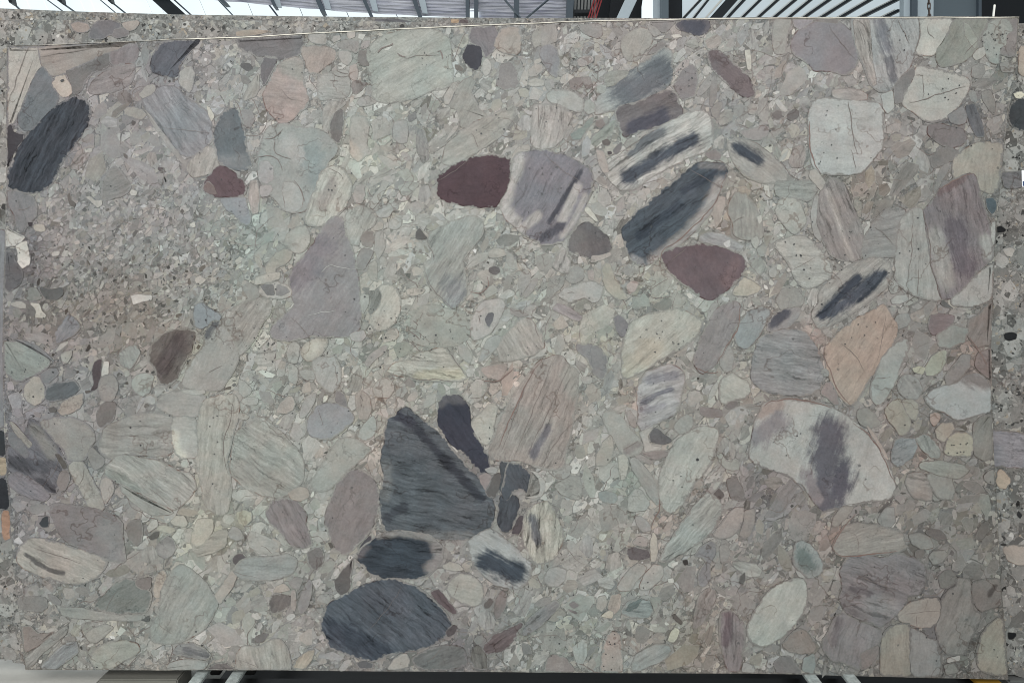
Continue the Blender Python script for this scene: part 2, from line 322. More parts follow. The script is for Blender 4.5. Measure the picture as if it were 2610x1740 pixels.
918f8f 2,140 8,130 18,125 28,123 33,125 30,134 22,141 14,147 5,147 1,145|a140;b.2;k 585a63 4 7,139 19,129
959590 10,118 15,108 22,104 30,109 35,115 34,122 24,124 14,126
a2a39e 3,91 8,86 11,92 9,97 4,97
999a96 112,107 117,100 121,104 119,111 114,112
9fa09c 114,117 120,113 130,112 130,118 122,121 115,121
8f928f 115,139 120,131 130,129 132,135 128,142 120,144 114,142
999792 120,126 126,123 131,125 129,129 121,130
85787a 150,131 160,130 172,132 170,140 162,146 152,150 148,142|b.2
8b7f7a 185,135 195,130 206,118 206,157 190,160 184,150|b.3;a110
5d6970 200,26 206,24 210,28 210,36 205,40 201,34
a0a19c 205,48 209,46 209,60 207,68 205,60
T 0 0 1.1097
a69486 1895,800 1930,760 1975,728 2000,718 2030,698 2042,720 2060,750 2050,790 2020,830 1990,880 1965,925 1950,930 1920,900 1900,850|a120;b.3;d 1.8 1970,745 1990,750 1955,775 1985,770 1940,790 2010,740;s.25;L orange pink sandstone cobble on the right side
8d908b 2150,770 2190,745 2225,755 2215,785 2180,800 2155,795
8c8d8e 1745,775 1800,757 1850,762 1875,800 1890,850 1882,888 1860,905 1810,905 1760,900 1725,870 1730,820|a10;b.6
a3a4a0 1720,1050 1735,970 1755,925 1800,918 1860,925 1905,935 1950,960 1995,1000 2020,1035 2045,1080 2055,1125 2040,1145 1990,1150 1940,1165 1890,1172 1870,1150 1845,1110 1800,1085 1750,1070|a110;b.12;k 8d8488 20 1855,1090 1885,1150;k 6a6772 33 1905,990 1895,1060 1898,1155;k 62606a 27 1935,1080 1920,1130;k 8f8c90 22 1740,1000 1790,965;k a0938c 12 1745,950 1790,928;w 1 1812,1030 1818,1015 1835,1005;d 2 1830,1000 1838,995 1805,1045;L large white cobble with a purple brown blotch lower right
999c95 535,1040 545,990 575,975 600,960 640,990 680,1030 697,1060 695,1100 670,1130 640,1140 600,1135 560,1115 530,1085|a35;b.5
8a8484 750,1180 760,1150 775,1110 800,1085 830,1080 855,1095 868,1125 868,1170 855,1205 840,1230 815,1255 795,1272 775,1262 762,1235 750,1205|a115;b.2;L mauve oval cobble left of the big dark fan shaped one
8a8485 612,1175 625,1150 650,1143 680,1150 705,1180 700,1200 718,1250 695,1258 670,1250 640,1215 620,1200|a60;b.5
T 0 870 2.806
72737b 26,70 36,75 44,83 51,92 55,100 58,108 56,118 54,130 50,138 40,134 26,122 10,118 6,108 8,96 20,98 28,90|a40;b.6;s.5;k 55565c 6 10,108 40,114;k 8a8986 5 32,80 48,102;k 5a5a60 4 36,128 50,134
8b938e 2,0 20,0 30,6 40,13 46,19 42,25 35,29 27,32 20,36 14,35 7,29 2,23|a35;b.35
828386 12,-2 22,-1 36,5 48,16 50,19 42,14 32,7 22,2|a35;b.5
9b9b94 55,12 60,9 66,8 65,14 61,20 57,18
a19d94 28,34 33,31 37,33 41,42 42,50 38,55 32,58 27,56 22,50 22,42|s.3
828487 37,30 44,25 51,24 54,28 50,33 43,38 39,37
6a6f74 43,42 50,38 58,37 65,36 70,38 73,43 67,48 60,52 52,53 46,54 41,53 42,46|a150;b.4;s.3
a0958c 56,57 60,53 70,48 76,46 76,55 72,61 64,65 56,67 53,63
696867 44,61 49,59 52,61 51,64 46,64.5
5f575a 84,24 87,18 91,16 93,17 92,22 92,30 91,38 87,43 83,45 86,38 84,31
6b6563 77,45 82,44 83,46 78,47
bab8b1 95,18 99,18 99,29 96,30 92,32 93,25
97938f 92,33 97,30 103,30 107,37 107,43 104,52 99,55 93,53 89,46 90,39
7f7a78 91,58 96,55 105,55 105,63 103,71 97,76 91,77 88,73 88,66|a110;b.1
98a09a 120,34 126,29 134,29 140,31 138,38 136,46 130,50 123,46 120,40|a120;b.15
8f9692 108,10 116,5 124,3 128,10 123,20 118,25 110,22 108,16|a60;b.5
969590 93,87 95,79 103,75 115,69 128,66 140,65 150,67 156,70 157,82 157,92 155,102 145,103 130,102 113,102 103,107 96,104 91,98 90,93|a3;b.45;d .9 119,78 128,94;v .8 117,86 124,85
9d9a95 142,57 146,50 155,46 165,46 178,48 188,50 183,58 180,68 170,68 158,67 150,63 144,61|a5;b.15
a3a39d 164,44 175,44 186,44 187,47 178,49 168,47
a2a198 183,60 186,53 195,51 208,49 215,50 217,60 215,72 211,85 208,98 205,108 207,118 209,125 210,135 208,145 206,154 200,157 194,154 188,149 185,143 184,130 181,118 178,105 179,90 180,75|a95;b.4;v .6 212,52 210,70 205,85 203,100 205,112 208,120;d .6 194,69 191,77 198,91 195,102;L tall pale bar shaped cobble at lower left
a3a39d 157,69 168,68 178,70 178,78 180,90 179,105 172,105 166,107 160,102 157,93 156,80|k b6b5a8 5 158,85 160,98 166,105;a10;b.2
9c9e98 96,115 103,108 112,103 125,105 138,108 150,111 160,117 170,119 176,125 178,133 174,138 169,143 165,148 158,152 150,148 140,143 128,137 115,131 103,125 96,121|a35;b.6;v .6 135,132 145,140 155,149;k 8b938d 5 100,120 112,128 124,135;L long pale banded cobble pointing down right at lower left
989b95 110,129 122,137 135,144 150,150 158,156 140,158 128,152 118,143 110,135|a35;b.3
9d9b94 62,112 68,108 76,109 80,118 85,127 90,136 94,145 95,152 90,155 82,151 76,142 70,130 65,120|a62;b.2
8e8c89 81,97 84,96 90,102 95,106 95,111 90,115 86,117 82,110 80,102
94938f 37,74 45,70 55,69 65,69 72,72 80,76 86,82 86,92 80,96 80,103 76,108 68,108 62,107 58,98 52,92 46,84|b.1
a19c96 92,125 97,122 103,128 104,135 100,142 96,148 93,140 91,132
7c7e82 8,82 14,82 22,92 27,102 24,106 14,98 8,92
97958f 9,72 13,74 22,84 30,93 27,97 20,90 12,80|a50;b.4
65625f 50,102 54,102 60,109 62,114 58,116 53,108
8d8785 55,118 62,116 64,125 60,134 55,136 52,128|s.3
86838a 8,122 16,118 28,124 38,132 46,140 40,145 28,142 16,136 8,130|a30;b.5
9fa29c 217,34 222,36 229,43 228,47 222,51 217,46
a0a49e 220,52 228,50 235,52 234,57 226,58 220,56
a0a098 216,66 222,65 227,68 224,71 217,70
T 650 870 2.806
a5a297 41,9 46,2 55,-3 67,-2 66,4 60,12 54,17 48,18 43,14|k b2afa2 5 50,9 55,4
9ea09a 29,10 31,3 36,0 41,3 40,12 38,20 31,19
9ea29c 30,22 34,21 39,25 39,34 37,39 31,36
9aa09b 40,27 46,25 53,26 55,33 52,37 44,34
9fa29e 52,18 58,14 66,15 71,13 75,18 78,27 78,36 75,42 70,47 63,43 57,36 53,26|a110;b.2
9e9893 100,20 103,13 110,8 118,3 121,4 118,10 111,15 106,20 102,24
a3a69c 121,27 125,21 138,17 150,11 160,8 170,6 175,9 180,17 187,24 191,31 193,34 185,35 175,36 160,35 148,35 138,32 128,30|a8;b.7;k b0ac96 5 150,32 188,29;v .7 138,32 150,35 170,34 180,37;v .6 176,10 183,19 191,30
a49790 205,24 212,22 222,21 230,20 226,30 222,35 212,33 206,29|a10;b.3
9b9e98 184,4 189,2 193,6 198,14 195,20 190,17 185,11
9a9e9a 203,16 207,6 211,-2 218,-6 224,-4 221,4 214,12 208,17 203,19
a39e96 107,43 110,37 116,33 122,33 126,38 126,45 121,51 113,51 108,48
a59f97 138,52 143,46 147,45 149,49 145,54 139,54.5
918b86 135,37 140,33 146,38 145,42 138,40
989a95 128,45 136,40 139,45 134,51 129,50
a79e96 19,63 24,55 29,50 34,50 37,56 35,62 29,65 22,65
9f9f9b 40,68 43,58 47,50 52,47 56,47 54,55 50,62 46,68 42,70
95979a 50,68 58,58 64,56 75,57 84,60 90,67 89,72 82,78 75,84 68,88 58,88 49,84 47,77 47,71|s.35;b.1
898686 73,46 77,44 81,48 84,55 84,60 78,58 73,54
9ea29c 93,86 98,76 104,69 108,67 110,73 110,82 105,88 99,90
9c9f98 51,130 57,118 64,106 71,96 76,89 85,88 94,89 100,94 106,98 100,104 92,110 83,117 75,126 68,133 61,136 55,134|a130;b.12
a6a69d 196,75 200,69 207,63 213,57 220,57 219,67 217,76 216,86 215,91 210,94 204,91 199,86 196,80|d .8 213,88 213,78;v .7 203,86 206,90
a19890 91,48 96,44 104,50 106,62 102,70 95,71 92,60|a92;b.3;v 1.2 96,49 98,54;v 1.5 97,57 97,60
60666c 116,100 119,92 118,80 122,70 130,65 136,60 142,63 150,70 158,76 166,83 174,92 180,100 187,107 193,115 200,122 207,132 213,140 217,150 216,160 213,170 200,176 190,179 165,178 150,173 120,172 116,165 114,150 115,135 118,120 115,110|a12;b.7;k 43474f 4 146,78 166,100 186,122 206,142;k 464953 5 128,67 142,74;k 767a7d 5 119,112 119,140;k 7b7c7e 5 150,178 175,178 195,177;k 4b4f56 4 120,160 135,150;L largest dark slate cobble fan shaped in the lower centre
474a56 168,53 175,49 185,49 192,56 195,64 195,75 200,86 206,96 211,104 213,112 212,119 206,119 200,113 193,105 185,97 178,92 172,84 167,75 166,63|a55;b.25;k 6c6a70 4 168,56 175,51 188,52;L dark indigo tongue shaped stone beside the slate fan
9a9c9a 208,116 215,113 221,115 219,120 212,119
988c8b 203,122 210,119 215,122 213,130 209,135 205,128
6f6b6a 215,124 221,119 226,122 224,132 218,141 212,141 209,136 213,130
a39c92 30,137 40,131 48,134 50,140 42,145 33,143
T 1300 870 2.806
9a938d 28,18 42,13 47,14 52,20 61,27 61,40 62,47 58,60 56,74 53,90 50,102 48,115 40,116 30,115 18,110 8,107 -8,107 -16,106 -19,98 -8,70 0,55 10,40 20,26|a112;b.5;v .5 41,14 35,28 28,44 20,64 12,85 3,106;v .5 54,22 46,38 34,65 24,85 15,106;v .6 20,27 12,45 2,75 -8,100;v .6 56,74 44,88 28,113;k 77747c 4.5 34,80 22,102;k 9a9b94 7 54,30 58,45;L large brown striped cobble with rusty lines in the centre
5a5e63 -9,108 0,110 6,116 4,124 0,132 -4,138 -10,135 -8,125|a60;b.4
54585f -12,159 -9,141 -1,137 7,141 8,150 5,162 -1,173 -9,172|a105;b.5
5b6067 -2,110 8,111 16,117 22,122 26,129 25,137 18,138 10,133 3,136 -4,145 -8,136|a70;b.4;k 3c434d 3 20,121 25,129 22,136
a5a5a0 18,117 25,119 31,126 32,133 29,140 22,142 13,141 18,139 25,139 27,132 25,124
888889 60,3 72,2 82,5 88,15 88,28 84,35 76,30 70,15 62,10|b.1
a4a49f 64,33 70,32 75,32 74,38 67,39
a09e9e 116,48 117,40 121,33 125,27 132,26 140,22 147,22 155,26 158,30 157,40 155,50 153,58 149,65 143,69 136,72 130,75 126,80 120,82 117,75 117,62|a160;b.5;k 7c7b85 2.5 121,55 133,48 146,43;k 8b8a91 4 126,36 150,30;k 918f95 3 120,62 140,58;d .6 130,38 140,36 146,30 132,64
a3a19b 117,82 126,79 130,78 125,85 126,92 130,95 138,96 136,99 122,100 121,92
707073 126,85 131,78 135,80 142,86 147,89 146,91 140,93 132,93 128,90
9b9d97 150,75 154,70 161,66 166,69 166,76 161,82 154,84 149,80|s.3
9a9d97 84,66 88,63 96,64 103,70 109,79 116,87 120,94 120,99 115,102 107,105 102,101 97,93 91,84 86,74|v .5 103,98 116,90;k 8e8a87 3 104,100 117,93
9b938e 105,64 109,62 114,70 115,78 110,77 107,70
a2a49d 137,118 142,108 147,98 152,90 160,84 172,78 180,78 188,80 188,88 185,96 183,106 180,113 174,121 167,127 163,135 158,144 151,152 145,155 139,150 136,140 136,128|a118;b.3;d 1.5 170,107;d .6 155,122 148,126 156,132;L long pale green leaf shaped cobble right of centre
a6a69c 98,104 103,102 107,105 107,115 105,125 101,126 99,117
989994 108,107 114,105 121,112 128,121 133,131 135,143 134,149 127,141 120,130 112,117|a60;b.2
9fa19b 107,150 108,140 113,134 118,134 123,140 127,147 123,153 114,154 107,154
8f8885 119,101 130,99 144,99 143,104 132,107 123,104|a170;b.3
94908c 113,104 118,102 130,109 127,112 120,109
969591 190,16 193,6 200,4 203,14 202,26 196,28 191,22
a1a49c 190,45 190,38 195,31 202,28 208,33 215,36 219,45 213,51 203,53 195,57 191,55|a30;b.25
9fa09a 180,50 183,42 188,36 189,40 186,48 181,53
817a78 195,58 200,54 206,54 207,57 203,61 197,61
979891 187,100 191,101 196,108 201,110 203,106 208,110 208,116 202,117 195,115 190,109
8d8583 171,59 180,60 192,62 193,68 180,69 173,66
817c7a 196,125 205,122 212,135 212,145 200,142
6a6462 184,138 190,132 195,140 190,144 184,143
8b9491 80,137 88,135 96,138 98,143 95,147 86,146 81,143
989892 40,130 55,122 63,123 65,133 63,144 55,142 45,138|a35;b.35
a09e95 78,105 84,92 92,84 94,95 92,108 86,112 78,113
T 1950 870 2.806
979d99 95,44 98,34 103,22 108,12 114,6 122,0 128,-2 131,5 127,12 124,20 120,27 119,35 115,42 110,50 106,56 100,57 96,50|v .6 98,34 107,34 113,32
958885 50,47 55,37 60,37 65,47 67,57 62,57 56,51
949591 50,26 55,24 58,28 57,32 52,31
9fa1a0 145,52 150,46 160,41 174,38 180,32 187,28 195,31 203,37 205,50 205,62 195,65 183,69 172,70 163,64 152,60|k 84807f 6 180,32 200,37;b.05;L smooth pale cobble cut by the right edge
897b78 192,12 206,5 206,35 198,30 190,22|b.3
8e8885 163,32 172,20 178,12 186,12 186,22 178,32 170,38 165,40
9a9b8b 145,24 150,14 158,8 165,9 164,18 159,27 152,31 146,31
a5a28d 133,24 140,22 146,24 143,30 135,28
92928f 120,37 126,30 133,30 140,36 143,44 138,52 128,52 121,46|b.3
98968a 108,62 115,54 122,52 126,60 131,68 132,76 130,83 122,85 117,77 111,70
98958a 124,53 133,52 139,56 139,64 137,72 132,70 127,63
a8948a 149,66 154,64 159,66 158,72 153,77 150,73
a0978a 154,80 160,74 170,74 172,80 167,86 161,92 156,88|s.3
a09b89 163,95 166,87 173,82 183,83 189,87 189,96 186,104 176,105 166,103 162,100|d .8 169,94 171,94 177,93 182,93 183,92 177,100 174,101 166,101 180,100
85837d 189,75 196,68 206,66 206,85 206,105 199,108 191,104 189,95|a110;b.3
8f8d88 198,122 203,117 208,116 208,130 203,129 199,126
868d8f 116,95 118,89 128,87 138,88 138,98 135,103 128,110 120,114 114,108 114,102|a155;b.6
8e918c 136,88 145,83 155,92 160,100 158,107 150,105 142,98|b.4;a60
978f89 127,128 130,120 142,118 148,125 152,138 150,145 135,142 131,137|a10;b.4
94928c 146,122 158,115 168,120 172,135 170,143 158,143 151,133
8f8e88 84,62 92,60 100,66 105,75 95,79 86,75 83,68
94948c 140,110 160,108 180,112 185,118 175,125 160,122 148,118 140,114|a10;b.3
a59a92 92,76 98,82 104,92 109,100 112,108 109,106 103,95 96,85
T 0 1300 2.806
888384 46,0 50,-5 65,-4 85,-1 100,3 107,8 111,12 111,28 113,40 114,46 108,46 98,44 88,40 75,34 62,28 57,24 52,14|a5;b.15;k 8c8b8b 12 100,20 108,38
454a4e 36,12 39,6 44,5 45,10 44,15 39,15.5
a29d95 17,40 20,31 28,26 38,26 50,29 62,33 75,37 88,42 97,46 95,52 90,58 82,63 70,66 58,64 45,61 32,57 22,52 17,47|a25;b.4;k 6c6a69 1.8 24,40 33,47 45,54 58,57;v .6 32,34 45,38 60,43 75,48;L pale brown banded cobble at the lower left edge
86837f 116,12 122,8 128,8 130,18 129,28 124,32 118,26 115,18
8a8886 142,33 147,26 152,23 158,27 161,33 157,40 150,44 144,40|k 9b9a97 5 149,36 154,38
a9a8a0 134,15 138,9 143,8 144,14 138,18 135,20
6d6b67 135,24 140,19 145,19 144,24 138,27
a6a599 155,10 160,5 168,5 171,12 168,15 158,13
a3a399 165,22 169,17 175,16 175,25 172,30 166,26
a0a095 182,33 190,24 198,18 207,18 206,28 204,33 195,38 178,42|a170;b.4
aaa99b 175,20 179,9 186,7 194,8 194,17 190,24 185,31 178,33 173,29
a8a692 215,2 222,-1 229,2 229,9 222,14 217,12
9a9c97 207,20 212,14 218,17 222,25 215,27 209,25
6f696b 211,44 215,39 222,39 226,47 228,51 226,54 219,52 212,48
a59f93 140,68 143,58 149,53 152,58 149,70 148,79 141,79 139,73
7e8783 86,86 97,75 105,66 115,62 123,64 130,70 137,74 137,84 133,92 120,92 108,93 95,92|a150;b.3;s.2
85817e 123,63 138,60 137,71 129,72 124,68
6f716f 127,99 133,96 136,95 136,101 130,100
979993 54,88 70,88 90,92 108,95 126,95 133,96 125,100 100,99 75,98 58,96|a5;b.2
9b9c94 78,112 85,107 97,103 104,106 96,113 88,120 80,118
9c9d93 83,130 90,123 102,119 115,118 125,121 127,127 122,132 110,137 104,142 98,145 88,143 83,137|a170;b.25
928882 20,105 28,105 35,112 44,112 50,110 42,118 32,124 24,128 21,120
949590 22,136 28,130 40,120 52,110 62,104 60,112 50,120 38,130 30,140 24,144|a140;b.5
909495 38,140 48,130 60,120 70,118 72,128 62,136 50,144 40,145|a140;b.6
898986 16,80 30,78 42,79 44,88 36,92 22,90 18,88
8a8886 43,76 50,77 56,82 55,86 48,84
8a8d8c 157,128 163,121 175,120 186,125 192,131 188,135 175,134 163,131 157,130|a12;b.4;k 74777a 2.5 168,126 190,132
999e9a 153,139 165,135 180,136 190,138 185,144 152,145
807c7b 188,144 198,138 206,139 214,144
a69f96 195,78 202,68 210,55 215,51 215,62 210,72 204,79 200,85
T 0 0 1.1097
989d97 350,1470 350,1440 365,1410 375,1350 390,1320 415,1295 440,1310 470,1335 500,1385 490,1410 470,1440 450,1455 420,1468 385,1475|a120;b.4;L pale green fan shaped cobble near the bottom left
T 650 1300 2.806
969a97 0,42 15,42 30,40 38,44 37,52 33,57 22,62 5,63 -12,62 -20,55 -12,45|a0;b.35
817c7b 48,38 53,34 59,33 63,40 61,48 57,54 52,53 48,47
6d6867 73,64 79,55 85,48 89,43 89,50 87,58 87,67 83,76 78,77 73,72
5a595f 95,34 100,27 105,22 106,27 102,34 97,38
65625e 66,29 70,29 72,33 69,35
444c55 92,40 99,33 108,26 118,21 130,19 142,20 155,23 164,28 170,34 170,42 166,49 160,54 155,59 148,61 135,61 120,61 108,58 102,52 95,45|a8;b.7;k 8f8a89 6 166,30 168,42 160,52;k 8c8b89 3 112,23 130,20 155,23 166,30;k 706d72 4 94,40 100,34;L dark oval cobble with pale rim in the lower centre
5c636c 61,100 63,92 68,85 72,82 85,76 95,70 104,66 115,63 128,63 140,67 150,72 158,78 166,86 174,94 178,103 174,112 166,119 155,123 145,127 130,128 118,131 108,136 95,134 82,129 70,124 64,114 61,107|a40;b.75;k 4a515c 10 70,108 100,122 115,130;L large dark blue striped cobble at the bottom
9ea09f 195,30 198,25 206,20 213,17 220,21 228,28 238,36 250,48 250,58 245,67 237,71 225,69 213,63 203,53 197,45|a30;b.4;k 4a525d 9.5 212,45 224,50 236,56;L pale pebble with a dark blue core in the lower centre
a09f97 174,70 180,60 187,57 198,60 205,66 208,76 205,84 197,87 186,83 177,77|a10;b.2
a3a199 170,50 178,46 186,49 190,54 180,55 172,53
6e6366 159,74 166,71 172,77 178,85 184,92 182,95 174,90 165,82|a50;b.4
726c6a 208,85 213,79 217,82 213,89 209,89
8b8381 218,82 224,72 229,76 228,86 223,96 219,99 217,92|a110;b.3
75696b 207,124 214,115 224,110 232,106 242,100 244,104 238,112 232,122 224,127 213,130 207,129|a148;b.6
75736f 197,125 203,122 209,130 212,140 210,144 200,143 196,135|a80;b.8
615d5f 173,110 180,104 184,105 181,112 175,115
605c5e 162,130 168,124 172,125 167,130
7a7573 13,85 16,76 22,76 33,78 32,86 24,91 15,93|a110;b.3
949090 39,88 44,72 49,62 52,65 51,78 47,90 42,94|a110;b.2
989390 30,65 37,60 44,62 40,72 34,70
aaa297 20,68 27,66 33,72 24,74 16,74
a39a94 33,73 37,72 38,85 36,92 33,88
7f7a79 0,115 8,111 13,112 8,119 1,120
a19f97 -17,144 -16,130 -12,124 -5,123 4,124 12,119 21,116 27,121 31,131 33,144|a80;b.5
a69b8b 34,142 40,133 48,127 55,126 52,135 45,144|a120;b.5
a8a29a 127,134 132,130 138,130 141,135 139,142 130,144 120,144
6b6e72 92,138 100,136 108,139 106,143 95,143
777b7b 142,135 160,125 175,122 190,125 193,140 175,144 150,143|b.3;a160
T 1300 1300 2.806
a4a398 12,10 16,0 24,-6 34,-8 40,0 45,12 48,22 46,32 42,40 35,46 25,48 18,42 14,30 12,20|a92;b.8;k 6f7278 4 21,8 24,27;L cream wood grained pebble right of the slate fan
605b5f 2,16 8,6 12,4 11,16 7,22 2,21
a2a49e 9,38 13,34 17,38 17,44 12,42
9b9d9a 31,61 35,53 43,51 51,54 50,63 44,69 36,69 32,65
9c9590 184,22 190,14 197,4 205,-3 212,-2 211,8 207,18 200,24 190,26
968f8a 208,22 212,12 213,0 222,-2 222,10 218,22 212,26
979490 190,32 197,30 200,38 197,46 191,47
706a6d 106,34 115,33 126,36 127,43 120,45 110,44 106,40|a8;b.2
a8a59a 127,28 130,19 133,24 134,36 132,46 128,46
a09893 111,28 117,23 125,25 124,33 112,31
a09f99 97,70 103,60 110,52 117,48 124,51 121,58 114,64 110,72 100,73
a2a09a 118,68 122,58 130,49 138,50 140,58 135,64 128,70 124,72 118,72|d .7 130,57 125,65 121,70
999794 113,5 120,6 127,12 128,18 121,20 115,13
4a4644 156,45 161,44 162,49 158,50
8b9694 100,92 108,82 118,80 127,82 130,92 125,97 110,97|a10;b.5
72807f 104,90 110,83 120,80 116,88 108,92|b.4
6b6460 147,95 150,94 157,101 155,104 150,100
b5b39f 143,118 146,110 150,105 154,108 152,115 148,120
858889 10,113 14,102 22,94 32,86 42,81 46,86 38,94 28,104 18,112|a140;b.5
837f7f 53,85 58,82 63,86 58,89
827d7d 52,89 61,92 60,94 55,92
929390 21,86 28,80 38,78 36,84 26,88
a09f98 78,88 80,78 87,77 88,86 83,92
a3998f 88,88 92,76 101,76 100,88 94,95|a100;b.5
b0ab9a 82,96 90,90 94,92 93,98
a39a92 82,147 84,130 87,115 92,110 99,111 101,120 102,135 102,147|d .7 95,112 90,119 87,130 93,133 92,144 86,145 91,121 85,141
8b8384 190,105 192,92 198,90 206,96 212,104 213,115 211,128 208,145 198,146 195,135 191,120|a88;b.6;k 7a6a70 4 197,95 196,120
928a86 168,90 172,76 180,70 186,72 186,82 180,95 172,105 166,108|a110;b.4
8a888a 167,42 172,34 182,28 187,30 186,40 181,50 182,62 177,69 171,68 171,56 178,46 174,42|b.3;a130
9a9a94 201,47 210,46 222,48 229,54 226,60 215,60 205,53|a20;b.4
6a6866 209,60 213,55 214,62 211,67 208,66
c0bfb8 143,62 148,61 149,65 144,66
949b98 110,140 115,130 130,122 143,121 147,127 140,135 125,142 112,146|b.3;a150
8f8b88 32,146 33,135 40,130 50,133 60,146
7e8483 10,120 18,122 20,130 12,130
9a9b98 210,146 212,137 222,141 222,147
T 0 0 1.1097
989d98 1512,1290 1530,1255 1560,1210 1590,1170 1620,1130 1645,1140 1660,1165 1640,1210 1610,1240 1570,1265 1535,1285|a133;b.6
a0a59e 1725,1470 1715,1450 1730,1410 1760,1365 1790,1340 1830,1328 1850,1335 1852,1370 1845,1400 1825,1430 1800,1455 1770,1475 1745,1482|a120;b.25;k aeb3ac 10 1818,1425;L smooth pale green cobble at lower right
T 1950 1300 2.806
939896 25,42 27,30 32,27 40,30 47,38 52,47 52,56 45,60 38,61 32,55 26,50|k 74817f 6 33,40 40,51
a0a19d 27,54 32,56 37,62 30,60
968f88 62,33 66,22 72,14 82,12 95,13 108,15 118,17 124,21 126,30 130,33 125,36 112,38 95,40 80,42 70,42 64,38|a165;b.45
958f88 60,13 62,6 70,-4 80,-4 78,2 70,10 64,15
8f8f8c 102,10 104,4 110,-3 117,-3 118,10 114,15 106,14
858082 68,55 71,50 74,43 90,41 102,43 112,43 118,39 125,39 130,43 140,45 145,52 145,62 142,72 138,76 128,77 127,84 122,91 116,96 112,100 104,105 96,102 85,97 76,93 70,86 68,79 71,68|a22;b.5;k 706b6f 3 79,70 95,76;k 8f8e8f 8 95,84 115,88;v .5 82,58 100,65 120,74;L big mauve banded cobble at the lower right
98928a 120,95 125,88 133,83 145,80 157,79 160,87 159,98 153,105 140,106 130,103 121,99|v .4 147,80 145,90;v .4 128,94 145,91 158,91;v .4 137,95 138,106
868283 52,118 58,110 62,100 66,95 72,95 82,99 92,103 103,109 105,113 103,121 97,124 88,128 86,135 85,144 72,137 60,135 54,128|a110;b.35;k 787275 3.5 68,100 62,120
877f7c 86,130 95,125 103,122 102,132 97,138 91,144 86,144 87,136
928e83 105,150 105,125 107,112 113,106 122,103 131,103 132,115 132,150|a90;b.3
888a89 132,150 132,106 140,110 148,116 155,118 158,130 160,150|a90;b.2;d .8 146,115 155,136
868480 155,105 160,95 160,80 168,72 173,70 174,62 185,62 186,75 188,90 195,95 190,108 184,118 180,130 165,130 158,120|a115;b.3
7c7c78 157,60 162,55 168,54 173,58 172,66 165,71 159,70
827d79 188,66 200,62 212,62 215,75 216,86 205,88 195,92 188,80|k 5b5654 2.2 203,76 208,69
908d80 193,125 197,112 203,103 212,98 217,100 219,112 220,130 220,148 205,148 195,144 192,135|a120;b.25
898a85 148,42 152,37 163,36 166,40 160,47 152,49
7d7672 136,37 143,34 145,39 141,44 136,42
a19d98 165,134 177,131 176,136 165,138
85857f 162,140 170,138 176,146 164,149
807d7c 8,138 15,132 23,132 28,140 33,147 10,147
8b9491 33,145 35,133 44,130 46,140 43,148
928982 15,122 22,113 30,107 38,110 46,122 44,128 32,130 22,128|b.2
7b7471 145,20 150,16 160,18 165,25 157,27 148,22
72706c 190,26 196,12 202,10 203,18 197,26
8f8d88 130,22 140,20 150,25 153,34 142,35 133,30|b.2
'''

# ---------------------------------------------------------------- helpers
def lin(h, g=1.0):
    out = []
    for i in (0, 2, 4):
        c = int(h[i:i + 2], 16) / 255
        c = c / 12.92 if c <= 0.04045 else ((c + 0.055) / 1.055) ** 2.4
        out.append(c * g)
    return out


def slin(h, g=1.0, sat=0.70):
    c = lin(h, g)
    l = .2126 * c[0] + .7152 * c[1] + .0722 * c[2]
    sat = .92 if l < .10 * g / .72 else sat
    f = min(1.11, max(.89, 1 + 1.3 * (l - .212)))
    return [max(.005, (l + (v - l) * sat) * f * k) for v, k in zip(c, (1.0, .997, 1.01))]


G = 0.72                    # photographed value -> stone colour, fall-off of light painted in


def loc(px, py, y=0.0):
    """slab-frame point at depth y (behind the face) seen at photo pixel px,py"""
    k = (CAM_D + y) / CAM_D
    return Vector((CX + (px - W2[0]) * S * k, y, CZ + (W2[1] - py) * S * k))


def wp(px, py, y):
    return M @ loc(px, py, y)


def on(px, py, y=0.0):
    """slab-frame point on the face plane itself, pushed y behind it"""
    return Vector(((px - OX) * S, y, (OY - py) * S))


def link(name, me, mat, parent=None):
    o = bpy.data.objects.new(name, me)
    COL.objects.link(o)
    if mat is not None:
        me.materials.append(mat)
    if parent is not None:
        o.parent = parent
    return o


def mesh(name, verts, faces):
    me = bpy.data.meshes.new(name)
    me.from_pydata([tuple(v) for v in verts], [], faces)
    me.update()
    return me


def tag(o, label=None, cat=None, group=None, kind=None):
    if label: o['label'] = label
    if cat: o['category'] = cat
    if group: o['group'] = group
    if kind: o['kind'] = kind
    return o


def empty(name, location):
    o = bpy.data.objects.new(name, None)
    o.empty_display_size = 0.1
    COL.objects.link(o)
    o.location = location
    return o


